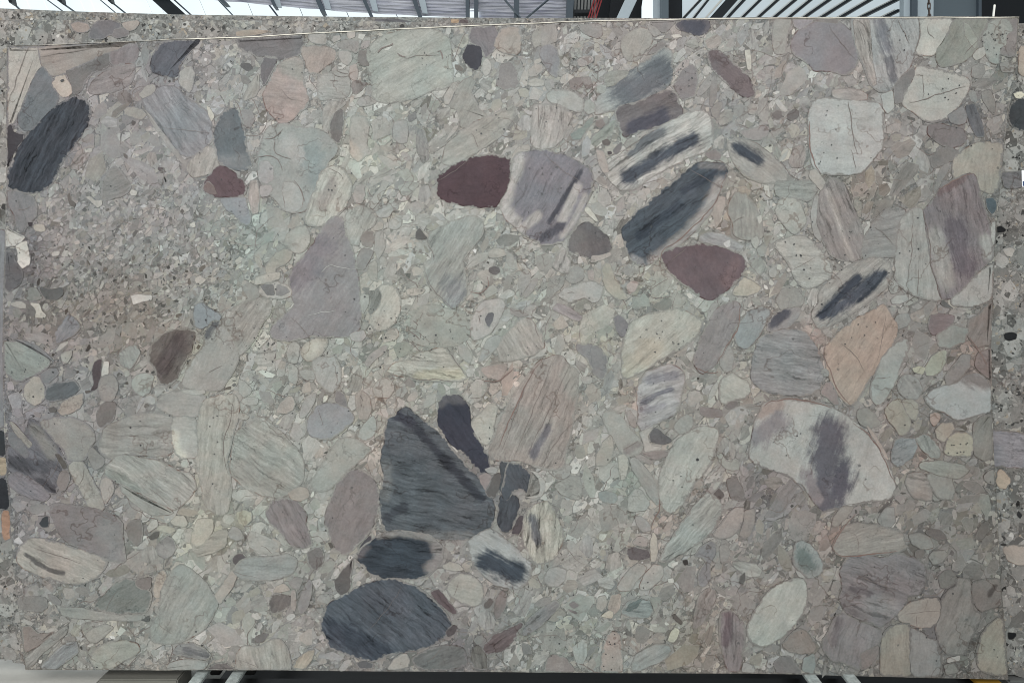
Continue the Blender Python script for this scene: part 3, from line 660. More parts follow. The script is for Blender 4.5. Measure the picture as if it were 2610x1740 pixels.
# ---------------------------------------------------------------- materials
class NT:
    def __init__(self, name):
        self.mat = bpy.data.materials.new(name)
        self.mat.use_nodes = True
        self.t = self.mat.node_tree
        self.bsdf = self.t.nodes['Principled BSDF']

    def n(self, kind, **kw):
        nd = self.t.nodes.new(kind)
        for k, v in kw.items():
            setattr(nd, k, v)
        return nd

    def l(self, a, b):
        self.t.links.new(a, b)

    def put(self, sock, v):
        if hasattr(v, 'links') or hasattr(v, 'is_linked'):
            self.l(v, sock)
        else:
            sock.default_value = v

    def m(self, op, a, b=0.0, c=0.0):
        nd = self.n('ShaderNodeMath', operation=op)
        for s, v in zip(nd.inputs, (a, b, c)):
            self.put(s, v)
        return nd.outputs[0]

    def vm(self, op, a, b=(0, 0, 0), scale=None):
        nd = self.n('ShaderNodeVectorMath', operation=op)
        self.put(nd.inputs[0], a)
        self.put(nd.inputs[1], b)
        if scale is not None:
            self.put(nd.inputs['Scale'], scale)
        return nd.outputs['Value'] if op in ('DOT_PRODUCT', 'LENGTH', 'DISTANCE') else nd.outputs['Vector']

    def noise(self, vec, scale, detail=3, rough=0.5, color=False):
        nd = self.n('ShaderNodeTexNoise')
        self.put(nd.inputs['Vector'], vec)
        nd.inputs['Scale'].default_value = scale
        nd.inputs['Detail'].default_value = detail
        nd.inputs['Roughness'].default_value = rough
        return nd.outputs['Color' if color else 'Fac']

    def vor(self, vec, scale, feature='F1', rnd=1.0):
        nd = self.n('ShaderNodeTexVoronoi', feature=feature)
        self.put(nd.inputs['Vector'], vec)
        nd.inputs['Scale'].default_value = scale
        nd.inputs['Randomness'].default_value = rnd
        return nd

    def xyz(self, x, y, z):
        nd = self.n('ShaderNodeCombineXYZ')
        for s, v in zip(nd.inputs, (x, y, z)):
            self.put(s, v)
        return nd.outputs[0]

    def sep(self, v):
        nd = self.n('ShaderNodeSeparateXYZ')
        self.l(v, nd.inputs[0])
        return nd.outputs

    def attr(self, name):
        nd = self.n('ShaderNodeAttribute', attribute_name=name)
        return nd

    def mix(self, f, a, b, blend='MIX'):
        nd = self.n('ShaderNodeMix', data_type='RGBA', blend_type=blend)
        self.put(nd.inputs[0], f)
        self.put(nd.inputs[6], a)
        self.put(nd.inputs[7], b)
        return nd.outputs[2]

    def rng(self, v, a, b, c, d, smooth=True):
        nd = self.n('ShaderNodeMapRange')
        nd.interpolation_type = 'SMOOTHSTEP' if smooth else 'LINEAR'
        self.put(nd.inputs[0], v)
        for s, x in zip(nd.inputs[1:5], (a, b, c, d)):
            self.put(s, x)
        return nd.outputs[0]

    def out(self, color, rough=0.5, spec=0.5, metal=0.0):
        self.put(self.bsdf.inputs['Base Color'], color)
        self.put(self.bsdf.inputs['Roughness'], rough)
        self.bsdf.inputs['Specular IOR Level'].default_value = spec
        self.bsdf.inputs['Metallic'].default_value = metal
        return self.mat


def px_coord(t):
    """object coordinates in photo pixels, flattened to the slab plane"""
    tc = t.n('ShaderNodeTexCoord').outputs['Object']
    p = t.vm('SCALE', tc, scale=1 / S)
    x, y, z = t.sep(p)
    return t.xyz(x, z, 0.0)


def cracks(t, p, c):
    """hairline cracks and clouds that run on across pebbles and ground mass alike"""
    n = t.noise(p, 0.0065, 4, 0.55)
    on_ = t.rng(t.noise(t.vm('ADD', p, (900, 40, 0)), 0.006, 2), 0.50, 0.60, 0.0, 1.0)
    line = t.m('MULTIPLY', t.rng(t.m('ABSOLUTE', t.m('SUBTRACT', n, 0.5)), 0.0, 0.011, 0.65, 0.0), on_)
    n2 = t.noise(t.vm('ADD', p, (77, 500, 0)), 0.011, 4, 0.6)
    on2 = t.rng(t.noise(t.vm('ADD', p, (300, 910, 0)), 0.009, 2), 0.52, 0.62, 0.0, 1.0)
    line2 = t.m('MULTIPLY', t.rng(t.m('ABSOLUTE', t.m('SUBTRACT', n2, 0.5)), 0.0, 0.014, 0.45, 0.0), on2)
    c = t.mix(line, c, t.vm('MULTIPLY', c, (0.50, 0.42, 0.40)))
    c = t.mix(line2, c, t.vm('MULTIPLY', c, (0.42, 0.42, 0.42)))
    cl = t.noise(t.vm('ADD', p, (5, 60, 9)), 0.010, 6, 0.62)
    c = t.vm('MULTIPLY', c, t.mix(t.rng(t.noise(t.vm('ADD', p, (610, 20, 3)), 0.0075, 4, 0.6), 0.36, 0.64, 0.0, 1.0), (0.965, 1.005, 0.985, 1), (1.03, 0.985, 0.955, 1)))
    return t.vm('SCALE', c, scale=t.m('ADD', 0.76, t.m('MULTIPLY', cl, 0.48)))


def stone_material(name='polished_stone'):
    t = NT(name)
    col = t.attr('col').outputs['Color']
    bx, by, bs = t.sep(t.attr('band').outputs['Vector'])
    edge, speck, seed = t.sep(t.attr('misc').outputs['Vector'])
    p = px_coord(t)
    off = t.xyz(t.m('MULTIPLY', seed, 913.0), t.m('MULTIPLY', seed, 377.0), t.m('MULTIPLY', seed, 551.0))
    ps = t.vm('ADD', p, off)
    warp = t.vm('SCALE', t.vm('SUBTRACT', t.noise(ps, 0.012, 1, 0.5, True), (0.5, 0.5, 0.5)), scale=24.0)
    warp2 = t.vm('SCALE', t.vm('SUBTRACT', t.noise(ps, 0.10, 2, 0.6, True), (0.5, 0.5, 0.5)), scale=9.0)
    pw = t.vm('ADD', t.vm('ADD', ps, warp), warp2)
    d = t.xyz(bx, t.m('MULTIPLY', by, -1.0), 0.0)
    e = t.xyz(by, bx, 0.0)
    u, v = t.vm('DOT_PRODUCT', pw, d), t.vm('DOT_PRODUCT', pw, e)
    b1 = t.noise(t.xyz(t.m('MULTIPLY', u, 0.008), t.m('MULTIPLY', v, 0.062), seed), 1.0, 5, 0.66)
    b2 = t.noise(t.xyz(t.m('MULTIPLY', u, 0.022), t.m('MULTIPLY', v, 0.17), seed), 1.0, 3, 0.6)
    band = t.m('ADD', t.m('MULTIPLY', t.m('SUBTRACT', b1, 0.5), 1.9), t.m('MULTIPLY', t.m('SUBTRACT', b2, 0.5), 1.9))
    # pigment streaks and hearts, feathered along the bedding
    m1 = t.noise(ps, 0.024, 7, 0.68)
    cn = t.attr('core')
    q = t.m('ADD', cn.outputs['Alpha'], t.m('ADD', t.m('MULTIPLY', t.m('SUBTRACT', b1, 0.5), 1.1), t.m('ADD', t.m('MULTIPLY', t.m('SUBTRACT', b2, 0.5), 0.9), t.m('MULTIPLY', t.m('SUBTRACT', m1, 0.5), 1.9))))
    wt = t.rng(q, 0.42, 1.48, 0.97, 0.0)
    c = t.mix(wt, col, cn.outputs['Color'])
    # thin dark laminae
    lam = t.m('MULTIPLY', t.rng(b1, 0.37, 0.43, 1.0, 0.0), t.rng(b2, 0.44, 0.54, 1.0, 0.0))
    f = t.m('ADD', 1.0, t.m('MULTIPLY', band, bs))
    f = t.m('SUBTRACT', f, t.m('MULTIPLY', t.m('MULTIPLY', lam, bs), 0.34))
    # cloudy mottling and grain
    m2 = t.noise(ps, 0.17, 4, 0.7)
    m3 = t.noise(ps, 0.60, 2, 0.6)
    f = t.m('MULTIPLY', f, t.m('ADD', 0.74, t.m('MULTIPLY', m1, 0.54)))
    f = t.m('MULTIPLY', f, t.m('ADD', 0.71, t.m('MULTIPLY', m2, 0.58)))
    f = t.m('MULTIPLY', f, t.m('ADD', 0.84, t.m('MULTIPLY', m3, 0.32)))
    c = t.vm('SCALE', c, scale=t.m('MAXIMUM', f, 0.25))
    # slight warm / cool drift of the mineral
    h = t.noise(t.vm('ADD', ps, (71, 19, 5)), 0.03, 4, 0.6)
    c = t.vm('MULTIPLY', c, t.mix(h, (0.97, 1.0, 1.035, 1), (1.035, 1.0, 0.965, 1)))
    # dark mineral flecks of uneven size, in clusters
    pj = t.vm('ADD', ps, t.vm('SCALE', t.noise(ps, 0.2, 2, 0.6, True), scale=7.0))
    vo = t.vor(pj, 0.060)
    cell, size, _b = t.sep(vo.outputs['Color'])
    clus = t.rng(t.noise(ps, 0.013, 2), 0.42, 0.62, 0.15, 1.5)
    r0 = t.m('ADD', 0.03, t.m('MULTIPLY', t.m('MULTIPLY', size, size), 0.24))
    fl = t.m('MULTIPLY', t.rng(vo.outputs['Distance'], t.m('MULTIPLY', r0, 0.6), t.m('ADD', r0, 0.05), 1.0, 0.0), t.m('LESS_THAN', cell, t.m('MULTIPLY', t.m('ADD', speck, 0.05), clus)))
    c = t.mix(t.m('MULTIPLY', fl, 0.62), c, (0.06, 0.063, 0.066, 1))
    # stained rind: crisp in places, faded into the ground mass in others
    fuzz = t.rng(t.noise(ps, 0.014, 3, 0.6), 0.38, 0.56, 0.0, 1.0)
    rn = t.noise(ps, 0.05, 3, 0.6)
    rim = t.m('MULTIPLY', t.rng(edge, 0.62, 0.98, 0.0, 1.0), t.rng(rn, 0.34, 0.60, 0.08, 1.0))
    rim = t.m('MULTIPLY', rim, t.m('SUBTRACT', 1.0, t.m('MULTIPLY', fuzz, 0.5)))
    rs_ = t.rng(t.noise(p, 0.0032, 2), 0.42, 0.60, 0.0, 1.0)
    c = t.mix(rim, c, t.vm('MULTIPLY', c, t.mix(rs_, (0.36, 0.34, 0.33, 1), (0.50, 0.30, 0.26, 1))))
    e1 = t.noise(p, 0.075, 5, 0.7)
    bite = t.m('ADD', edge, t.m('MULTIPLY', t.m('SUBTRACT', e1, 0.5), 2.2))
    bite = t.m('ADD', bite, t.m('MULTIPLY', fuzz, 0.42))
    bite = t.m('MULTIPLY', t.rng(bite, 0.86, 1.16, 0.0, 0.9), t.rng(edge, 0.03, 0.3, 0.0, 1.0))
    gm = t.vm('SCALE', t.attr('ground').outputs['Color'], scale=t.m('ADD', 0.30, t.m('MULTIPLY', t.noise(p, 0.20, 4, 0.75), 1.15)))
    c = t.mix(bite, c, gm)
    c = cracks(t, p, c)
    ro = t.m('ADD', 0.34, t.m('MULTIPLY', m2, 0.14))
    return t.out(c, ro, 0.05)


def matrix_material():
    """fine broken ground mass between the pebbles"""
    t = NT('ground_mass')
    col = t.attr('col').outputs['Color']
    p = px_coord(t)
    warp = t.vm('SCALE', t.vm('SUBTRACT', t.noise(p, 0.05, 3, 0.6, True), (0.5, 0.5, 0.5)), scale=16.0)
    q = t.vm('ADD', p, warp)
    c = col
    for sc, amp, tint in ((0.05, 0.30, 0.07), (0.12, 0.46, 0.06), (0.30, 0.36, 0.03)):
        vo = t.vor(q, sc)
        r, g, b = t.sep(vo.outputs['Color'])
        c = t.vm('SCALE', c, scale=t.m('ADD', 1.0 - amp * 0.5, t.m('MULTIPLY', r, amp)))
        c = t.vm('MULTIPLY', c, t.mix(g, (1 + tint * .4, 1.0, 1 - tint * 0.3, 1), (1 - tint * 0.4, 1.0, 1 + tint * 0.3, 1)))
        vd = t.vor(q, sc, 'DISTANCE_TO_EDGE')
        c = t.vm('SCALE', c, scale=t.rng(vd.outputs['Distance'], 0.0, 0.10, 0.84, 1.03))
    vo = t.vor(q, 0.10)
    r = t.sep(vo.outputs['Color'])[2]
    c = t.mix(t.m('MULTIPLY', t.m('GREATER_THAN', r, 0.90), 0.55), c, (0.36, 0.35, 0.32, 1))
    c = t.mix(t.m('MULTIPLY', t.m('LESS_THAN', r, 0.06), 0.5), c, (0.11, 0.105, 0.105, 1))
    c = cracks(t, p, c)
    return t.out(c, 0.45, 0.05)


def plain(name, hexa, rough=0.6, var=0.2, scale=6.0, metal=0.0, g=1.0, stretch=(1, 1, 1), spec=0.4):
    t = NT(name)
    tc = t.vm('MULTIPLY', t.n('ShaderNodeTexCoord').outputs['Object'], stretch)
    n = t.noise(tc, scale, 6, 0.62)
    n2 = t.noise(tc, scale * 9, 3, 0.6)
    f = t.m('ADD', 1 - var * 0.75, t.m('ADD', t.m('MULTIPLY', n, var), t.m('MULTIPLY', n2, var * 0.5)))
    c = t.vm('SCALE', tuple(lin(hexa, g)), scale=f)
    return t.out(c, t.m('ADD', rough - 0.08, t.m('MULTIPLY', n, 0.16)), spec, metal)


def glowing(name, rgb, strength):
    t = NT(name)
    tc = t.n('ShaderNodeTexCoord').outputs['Object']
    n = t.noise(tc, 1.5, 3)
    c = t.vm('SCALE', rgb, scale=t.m('ADD', 0.9, t.m('MULTIPLY', n, 0.2)))
    t.l(c, t.bsdf.inputs['Emission Color'])
    t.bsdf.inputs['Emission Strength'].default_value = strength
    return t.out((0.2, 0.22, 0.23, 1), 0.4)


MAT_STONE = stone_material()
MAT_GROUND = matrix_material()
MAT_SAWN_CATCHLIGHT = plain('sawn_edge_catchlight', 'e6e0d2', 0.8, 0.35, 60)  # near-white tone paints the light caught along the sawn arris
MAT_FLECK = plain('dark_mineral', '2c2d2f', 0.4, 0.4, 80)
MAT_QUARTZ = plain('white_quartz', 'b9bab6', 0.4, 0.5, 80, g=0.72)
MAT_VEIN = plain('dark_vein', '655c58', 0.5, 0.6, 40, g=0.95)
MAT_RUSTVEIN = plain('rusty_vein', '76615b', 0.5, 0.8, 40, g=0.8)
MAT_CONCRETE = plain('concrete_floor', 'b9b8b2', 0.8, 0.35, 3.0)
MAT_BLACK = plain('black_steel', '0d0d0d', 0.5, 0.5, 8)
MAT_GALV = plain('galvanised_steel', 'b9c1bf', 0.3, 1.6, 60, metal=0.3)  # strong blotches paint the glints of the crinkled bars into the colour
MAT_TIMBER = plain('grey_timber', '6a6963', 0.85, 0.6, 5.0, stretch=(1.5, 14, 14))
MAT_FOIL = plain('silver_foil', 'd6d8e2', 0.4, 0.8, 5.0, metal=0.0, stretch=(1, 9, 9))
MAT_STEEL = plain('painted_steel', '55606a', 0.5, 0.3, 4.0)
MAT_DARKSTEEL = plain('dark_steel', '20262b', 0.5, 0.4, 4.0)
MAT_NAVY = plain('dark_cladding', '12171d', 0.6, 0.4, 2.0)
MAT_PALE = plain('pale_steel', 'c3d0d8', 0.45, 0.2, 3.0)
MAT_GREY = plain('grey_panel', '66727a', 0.6, 0.15, 1.0)
MAT_RED = plain('red_pipe_paint', '8e2f33', 0.4, 0.3, 10.0)
MAT_RUST = plain('chain_steel', '6c625e', 0.45, 0.5, 60, metal=0.7)
MAT_YELLOW = plain('yellow_webbing', '94711f', 0.8, 0.4, 40)
MAT_WHITE = plain('white_rod', 'dcdcd6', 0.5, 0.2, 20)
MAT_PAPER = plain('paper_label', 'e4e6ea', 0.7, 0.1, 20)
MAT_INK = plain('blue_ink', '28406e', 0.6, 0.1, 20)
MAT_SKYLIGHT = glowing('translucent_sheet', (0.86, 0.96, 1.0), 0.98)
MAT_SHEET = glowing('blue_translucent_sheet', (0.72, 0.84, 0.90), 0.62)

# ---------------------------------------------------------------- stone tracing
TOP = [(-80, 117), (17, 116), (100, 115), (210, 110), (352, 104), (440, 99), (660, 91), (870, 79), (1100, 68), (1310, 59), (1500, 52), (1740, 47), (2000, 44), (2400, 42), (2598, 43)]
RIGHT = [(43, 2598), (180, 2588), (310, 2567), (440, 2554), (553, 2541), (663, 2535), (875, 2527), (1050, 2529), (1170, 2534), (1310, 2542), (1500, 2553), (1600, 2562), (1700, 2569), (1731, 2570)]
LEFT = [(115, 17), (435, 16), (575, 13), (740, 8), (875, 6), (1000, 8), (1100, 10), (1200, 17), (1310, 25), (1400, 31), (1500, 39), (1600, 53), (1706, 65)]
BOTTOM = [(65, 1706), (300, 1707), (660, 1707), (1000, 1710), (1310, 1712), (1960, 1716), (2300, 1725), (2560, 1731), (2580, 1731)]
ip = lambda x, tb: float(np.interp(x, [a for a, b in tb], [b for a, b in tb]))

REG_X = [100, 450, 750, 1050, 1400, 1700, 2000, 2300]
REG_Y = [60, 400, 650, 900, 1200, 1480]
REG = '''8c888a 949290 96938f 989894 95928f 989490 938f8c 8b8a85
918d8b 929190 989893 999992 989590 969690 8c8a86 888682
8c8987 8f8f8b 96978f 9a9b94 98968f 979690 918c87 87837e
8a8789 959690 98978f 9b9a92 989790 959089 8f8a85 86807b
8a8788 97978f 999992 948e8a 979790 928c87 8a8681 7f7c76
92918a 9a9b94 96938f 8f8d8a 949691 8f8c87 84817c 7a7771'''.split()
RA = np.array([[c_ * k_ for c_, k_ in zip(slin(h, G * 1.10), (.99, 1.0, 1.015))] for h in REG]).reshape(6, 8, 3)  # ground tints, with the light's fall-off to the lower right painted in


GREEN, PINK, RED, DARK, PALE, BROWN = (.94, 1.015, .99), (1.06, .97, .94), (1.06, .90, .86), (.72, .72, .76), (1.14, 1.15, 1.08), (.90, .83, .77)
SPOTS = [(630, 600, 120, GREEN), (1100, 850, 130, GREEN), (1420, 1620, 140, GREEN), (1560, 350, 60, GREEN), (1010, 120, 160, GREEN), (1600, 1230, 60, GREEN), (1700, 730, 130, GREEN),
         (1850, 560, 60, RED), (1700, 690, 50, PINK), (960, 1150, 70, PINK), (950, 1010, 80, PINK), (1290, 960, 50, RED), (1620, 1010, 50, RED), (1690, 1320, 50, RED), (2130, 1380, 70, RED), (2070, 870, 60, RED),
         (2480, 900, 70, RED), (1380, 1370, 50, PINK), (1650, 200, 60, PINK), (2360, 1150, 60, RED), (60, 1150, 90, DARK), (80, 700, 70, DARK), (130, 300, 120, DARK), (1230, 1240, 90, DARK), (1170, 1660, 80, DARK),
         (1500, 850, 60, PALE), (920, 380, 90, PALE), (640, 830, 70, PALE), (520, 1340, 110, PALE), (2420, 660, 70, DARK), (2440, 300, 90, DARK), (1840, 290, 60, DARK), (420, 230, 110, DARK), (1950, 1250, 110, DARK), (2380, 1560, 140, DARK),
         (330, 820, 150, BROWN), (130, 800, 100, BROWN), (500, 900, 80, BROWN), (60, 620, 60, DARK), (1900, 480, 60, BROWN), (2200, 480, 90, BROWN), (1480, 420, 60, DARK), (1760, 1640, 110, BROWN)]


def region(px, py):
    gx = np.interp(px / 1.1097, REG_X, range(8))
    gy = np.interp(py / 1.1097, REG_Y, range(6))
    i, j = min(int(gx), 6), min(int(gy), 4)
    a, b = gx - i, gy - j
    c = (RA[j, i] * (1 - a) + RA[j, i + 1] * a) * (1 - b) + (RA[j + 1, i] * (1 - a) + RA[j + 1, i + 1] * a) * b
    for sx, sy, sr, t in SPOTS:
        q = ((px - sx) ** 2 + (py - sy) ** 2) / (sr * sr)
        if q < 4: c = c * (1 + (np.array(t) - 1) * math.exp(-q * 1.4))
    return c


def pts_of(s, o):
    return [(o[0] + float(a) * o[2], o[1] + float(b) * o[2]) for a, b in (q.split(',') for q in s.split())]


def parse():
    o, out = (0, 0, 1), []
    for ln in DATA.strip().splitlines():
        if ln.startswith('T '):
            o = tuple(float(v) for v in ln.split()[1:])
            continue
        head, _, opts = ln.partition('|')
        hx, _, ps = head.partition(' ')
        st = dict(hex=hx, pts=pts_of(ps, o), a=random.uniform(0, 180), b=0.12, s=0.0, k=[], v=[], w=[], d=[], L=None)
        for tk in opts.split(';'):
            tk = tk.strip()
            if not tk: continue
            if tk[0] in 'abs' and ' ' not in tk:
                st[tk[0]] = float(tk[1:])
            elif tk[0] == 'k':
                _, h, w, rest = tk.split(' ', 3)
                st['k'].append((slin(h, G), float(w) * o[2], pts_of(rest, o)))
            elif tk[0] in 'vw':
                _, w, rest = tk.split(' ', 2)
                st[tk[0]].append((max(float(w) * o[2], 1.6) * (1.0 if tk[0] == 'v' else .8), pts_of(rest, o)))
            elif tk[0] == 'd':
                _, w, rest = tk.split(' ', 2)
                st['d'] += [(max(float(w) * o[2], 2.0), q) for q in pts_of(rest, o)]
            elif tk[0] == 'L':
                st['L'] = tk[2:]
        out.append(st)
    return out


def chaikin(p, n=2, f=.2):
    for _ in range(n):
        q = []
        for i in range(len(p)):
            a, b = p[i], p[(i + 1) % len(p)]
            q.append((a[0] * (1 - f) + b[0] * f, a[1] * (1 - f) + b[1] * f))
            q.append((a[0] * f + b[0] * (1 - f), a[1] * f + b[1] * (1 - f)))
        p = q
    return p


def resample(p, step):
    P = np.array(p + [p[0]])
    L = np.r_[0, np.cumsum(np.hypot(*np.diff(P, axis=0).T))]
    n = max(8, int(L[-1] / step))
    s = np.linspace(0, L[-1], n, endpoint=False)
    return list(zip(np.interp(s, L, P[:, 0]), np.interp(s, L, P[:, 1])))


def area_of(p):
    a = 0
    for i in range(len(p)):
        x0, y0 = p[i]; x1, y1 = p[(i + 1) % len(p)]
        a += x0 * y1 - x1 * y0
    return a / 2


def clamp(x, y, m=3.0):
    x = min(max(x, ip(y, LEFT) + m), ip(y, RIGHT) - m)
    y = min(max(y, ip(x, TOP) + m + 1), ip(x, BOTTOM) - 2)
    return x, y


def outline(st, clamped=True):
    p = st['pts']
    if area_of(p) < 0: p = p[::-1]
    A = abs(area_of(p))
    p = chaikin(p, 1, .11)
    p = resample(p, max(4.0, min(9.0, math.sqrt(A) / 9)))
    q = []
    amp = min(3.2, math.sqrt(A) * 0.04)
    for x, y in p:
        n = noise.noise_vector((x * .06, y * .06, 3.1)) * amp * 0.9 + noise.noise_vector((x * .2, y * .2, 8.1)) * amp * 0.45
        x, y = x + n.x, y + n.y
        q.append((x, y))
    grow = min(4.5, math.sqrt(A) * .035)
    r = []
    for i in range(len(q)):
        (x0, y0), (x1, y1), (x2, y2) = q[i - 1], q[i], q[(i + 1) % len(q)]
        l = math.hypot(x2 - x0, y2 - y0) or 1
        x, y = x1 + (y2 - y0) / l * grow, y1 - (x2 - x0) / l * grow
        r.append(clamp(x, y) if clamped else (x, y))
    return r


def seg_dist(x, y, pl):
    best = 1e9
    if len(pl) == 1: return math.hypot(x - pl[0][0], y - pl[0][1])
    for (ax, ay), (bx, by) in zip(pl, pl[1:]):
        dx, dy = bx - ax, by - ay
        t = max(0, min(1, ((x - ax) * dx + (y - ay) * dy) / (dx * dx + dy * dy + 1e-9)))
        best = min(best, math.hypot(x - ax - t * dx, y - ay - t * dy))
    return best


def sstep(a, b, x):
    t = max(0, min(1, (x - a) / (b - a)))
    return t * t * (3 - 2 * t)


class Attr:
    """vertex attributes gathered while a mesh is written"""
    def __init__(self): self.v, self.f, self.col, self.band, self.misc, self.ground, self.core = [], [], [], [], [], [], []

    def add(self, co, col, band, misc, ground=(.28, .275, .265), core=(.1, .1, .1, 9.0)):
        self.core.append(core);         self.ground.append((*ground[:3], 1.0)); self.v.append(co); self.col.append((*col[:3], 1.0)); self.band.append(band); self.misc.append(misc)
        return len(self.v) - 1

    def build(self, name):
        me = mesh(name, self.v, self.f)
        for an, ty, dat, key in (('col', 'FLOAT_COLOR', self.col, 'color'), ('ground', 'FLOAT_COLOR', self.ground, 'color'), ('core', 'FLOAT_COLOR', self.core, 'color'), ('band', 'FLOAT_VECTOR', self.band, 'vector'), ('misc', 'FLOAT_VECTOR', self.misc, 'vector')):
            at = me.attributes.new(an, ty, 'POINT')
            at.data.foreach_set(key, np.array(dat, dtype=np.float32).ravel())
        return me


def put_stone(A, st, y, place=on, deep=0.005, clamped=True, g=G):
    """write one embedded stone: side wall, rind ring and face, into the mesh A"""
    p = outline(st, clamped)
    n = len(p)
    per = sum(math.dist(p[i - 1], p[i]) for i in range(n))
    ar = abs(area_of(p))
    if ar < 12: return p
    base = slin(st['hex'], g)
    an = math.radians(st['a'])
    band = (math.cos(an), math.sin(an), st['b'])
    seed = random.random()
    inset = min(11.0, math.sqrt(ar) * 0.14, 0.55 * ar / per)
    ring = []
    for i in range(n):
        (x0, y0), (x1, y1), (x2, y2) = p[i - 1], p[i], p[(i + 1) % n]
        tx, ty = x2 - x0, y2 - y0
        l = math.hypot(tx, ty) or 1
        ring.append((x1 - ty / l * inset, y1 + tx / l * inset))

    def core(x, y_):
        """colour of the nearest pigment streak, and how far off it is in streak widths"""
        best = (.1, .1, .1, 9.0)
        for kc, w, pl in st['k']:
            q = seg_dist(x, y_, pl) / (w * 1.12)
            if q < best[3]: best = (*kc, q)
        return best
    b0 = [A.add(place(x, yy, y + deep), base, band, (1, st['s'], seed), region(x, yy)) for x, yy in p]
    b1 = [A.add(place(x, yy, y), base, band, (1, st['s'], seed), region(x, yy), core(x, yy)) for x, yy in p]
    if st['k']:
        step = max(6.0, math.sqrt(ar) / 34)
        xs = [q[0] for q in ring]; ys = [q[1] for q in ring]
        vs = [Vector(q) for q in ring]
        R = np.array(ring)
        gx, gy = np.meshgrid(np.arange(min(xs), max(xs), step), np.arange(min(ys), max(ys), step))
        gx = gx + (np.arange(gx.shape[0]) % 2)[:, None] * step / 2
        X, Y = gx.ravel(), gy.ravel()
        ins = np.zeros(X.shape, bool)
        for i in range(n):
            xa, ya = R[i]; xb, yb = R[(i + 1) % n]
            cond = ((ya > Y) != (yb > Y)) & (X < (xb - xa) * (Y - ya) / (yb - ya + 1e-12) + xa)
            ins ^= cond
        vs += [Vector((a, b)) for a, b in zip(X[ins], Y[ins])]
        res = geometry.delaunay_2d_cdt(vs, [], [list(range(n))], 1, 1e-4)
        rv, rf, orig = res[0], res[2], res[3]
        ids = [A.add(place(v.x, v.y, y), base, band, (0, st['s'], seed), region(v.x, v.y), core(v.x, v.y)) for v in rv]
        m = {}
        for k, og in enumerate(orig):
            for o_ in og:
                if o_ < n: m[o_] = ids[k]
        b2 = [m.get(i) for i in range(n)]
        for f in rf: A.f.append([ids[i] for i in f])
        if any(v is None for v in b2):
            b2 = [A.add(place(x, yy, y), colour(x, yy), band, (0, st['s'], seed)) if b is None else b for b, (x, yy) in zip(b2, ring)]
    else:
        b2 = [A.add(place(x, yy, y), base, band, (0, st['s'], seed), region(x, yy)) for x, yy in ring]
        A.f.append(list(b2))
    for i in range(n):
        j = (i + 1) % n
        A.f.append([b0[i], b0[j], b1[j], b1[i]])
        A.f.append([b1[i], b1[j], b2[j], b2[i]])
    return p


def ribbon(V, F, pl, w, y, place=on):
    """a thin cracked line as a tapering, slightly wandering strip"""
    P = resample_open(pl, 5.0)
    n = len(P)
    rows = []
    for i, (x, yy) in enumerate(P):
        a, b = P[max(i - 1, 0)], P[min(i + 1, n - 1)]
        tx, ty = b[0] - a[0], b[1] - a[1]
        l = math.hypot(tx, ty) or 1
        nv = noise.noise_vector((x * .05, yy * .05, 1.7)) * 3.0 + noise.noise_vector((x * .2, yy * .2, 4.7)) * 0.9
        x, yy = x + nv.x, yy + nv.y
        h = w * 0.5 * (0.35 + 0.9 * abs(noise.noise((x * .05, yy * .05, 9))) + 0.25) * (0.35 + 0.65 * math.sin(math.pi * (i + .4) / (n - .2)))
        V.append(place(x - ty / l * h, yy + tx / l * h, y)); V.append(place(x + ty / l * h, yy - tx / l * h, y))
        rows.append(len(V) - 2)
    for a, b in zip(rows, rows[1:]):
        F.append([a, a + 1, b + 1, b])


def resample_open(p, step):
    P = np.array(p)
    for _ in range(2):
        Q = [P[0]]
        for a, b in zip(P, P[1:]):
            Q += [a * .75 + b * .25, a * .25 + b * .75]
        P = np.array(Q + [P[-1]])
    L = np.r_[0, np.cumsum(np.hypot(*np.diff(P, axis=0).T))]
    n = max(3, int(L[-1] / step))
    s = np.linspace(0, L[-1], n)
    return list(zip(np.interp(s, L, P[:, 0]), np.interp(s, L, P[:, 1])))


def blob(V, F, x, y_, r, depth, place=on):
    n = 7
    ph = random.random() * 6
    el, ea = random.uniform(.6, 1.0), random.random() * 6
    ids = []
    for i in range(n):
        t = ph + 6.283 * i / n
        rr = r * random.uniform(.75, 1.15)
        dx, dy = rr * math.cos(t), rr * math.sin(t) * el
        V.append(place(x + dx * math.cos(ea) - dy * math.sin(ea), y_ + dx * math.sin(ea) + dy * math.cos(ea), depth))
        ids.append(len(V) - 1)
    F.append(ids)


# ---------------------------------------------------------------- floor
fl = tag(link('floor', mesh('floor', [(-12, -9, 0), (12, -9, 0), (12, 14, 0), (-12, 14, 0)], [[0, 1, 2, 3]]), MAT_CONCRETE), kind='structure')

# ---------------------------------------------------------------- the slab
edge_pts = []
for a, b in TOP[1:]: edge_pts.append((a, b))
for a, b in RIGHT[1:]: edge_pts.append((b, a))
for a, b in BOTTOM[::-1][2:-1]: edge_pts.append((a, b))
for a, b in LEFT[::-1][:-1]: edge_pts.append((b, a))
TH = 0.02


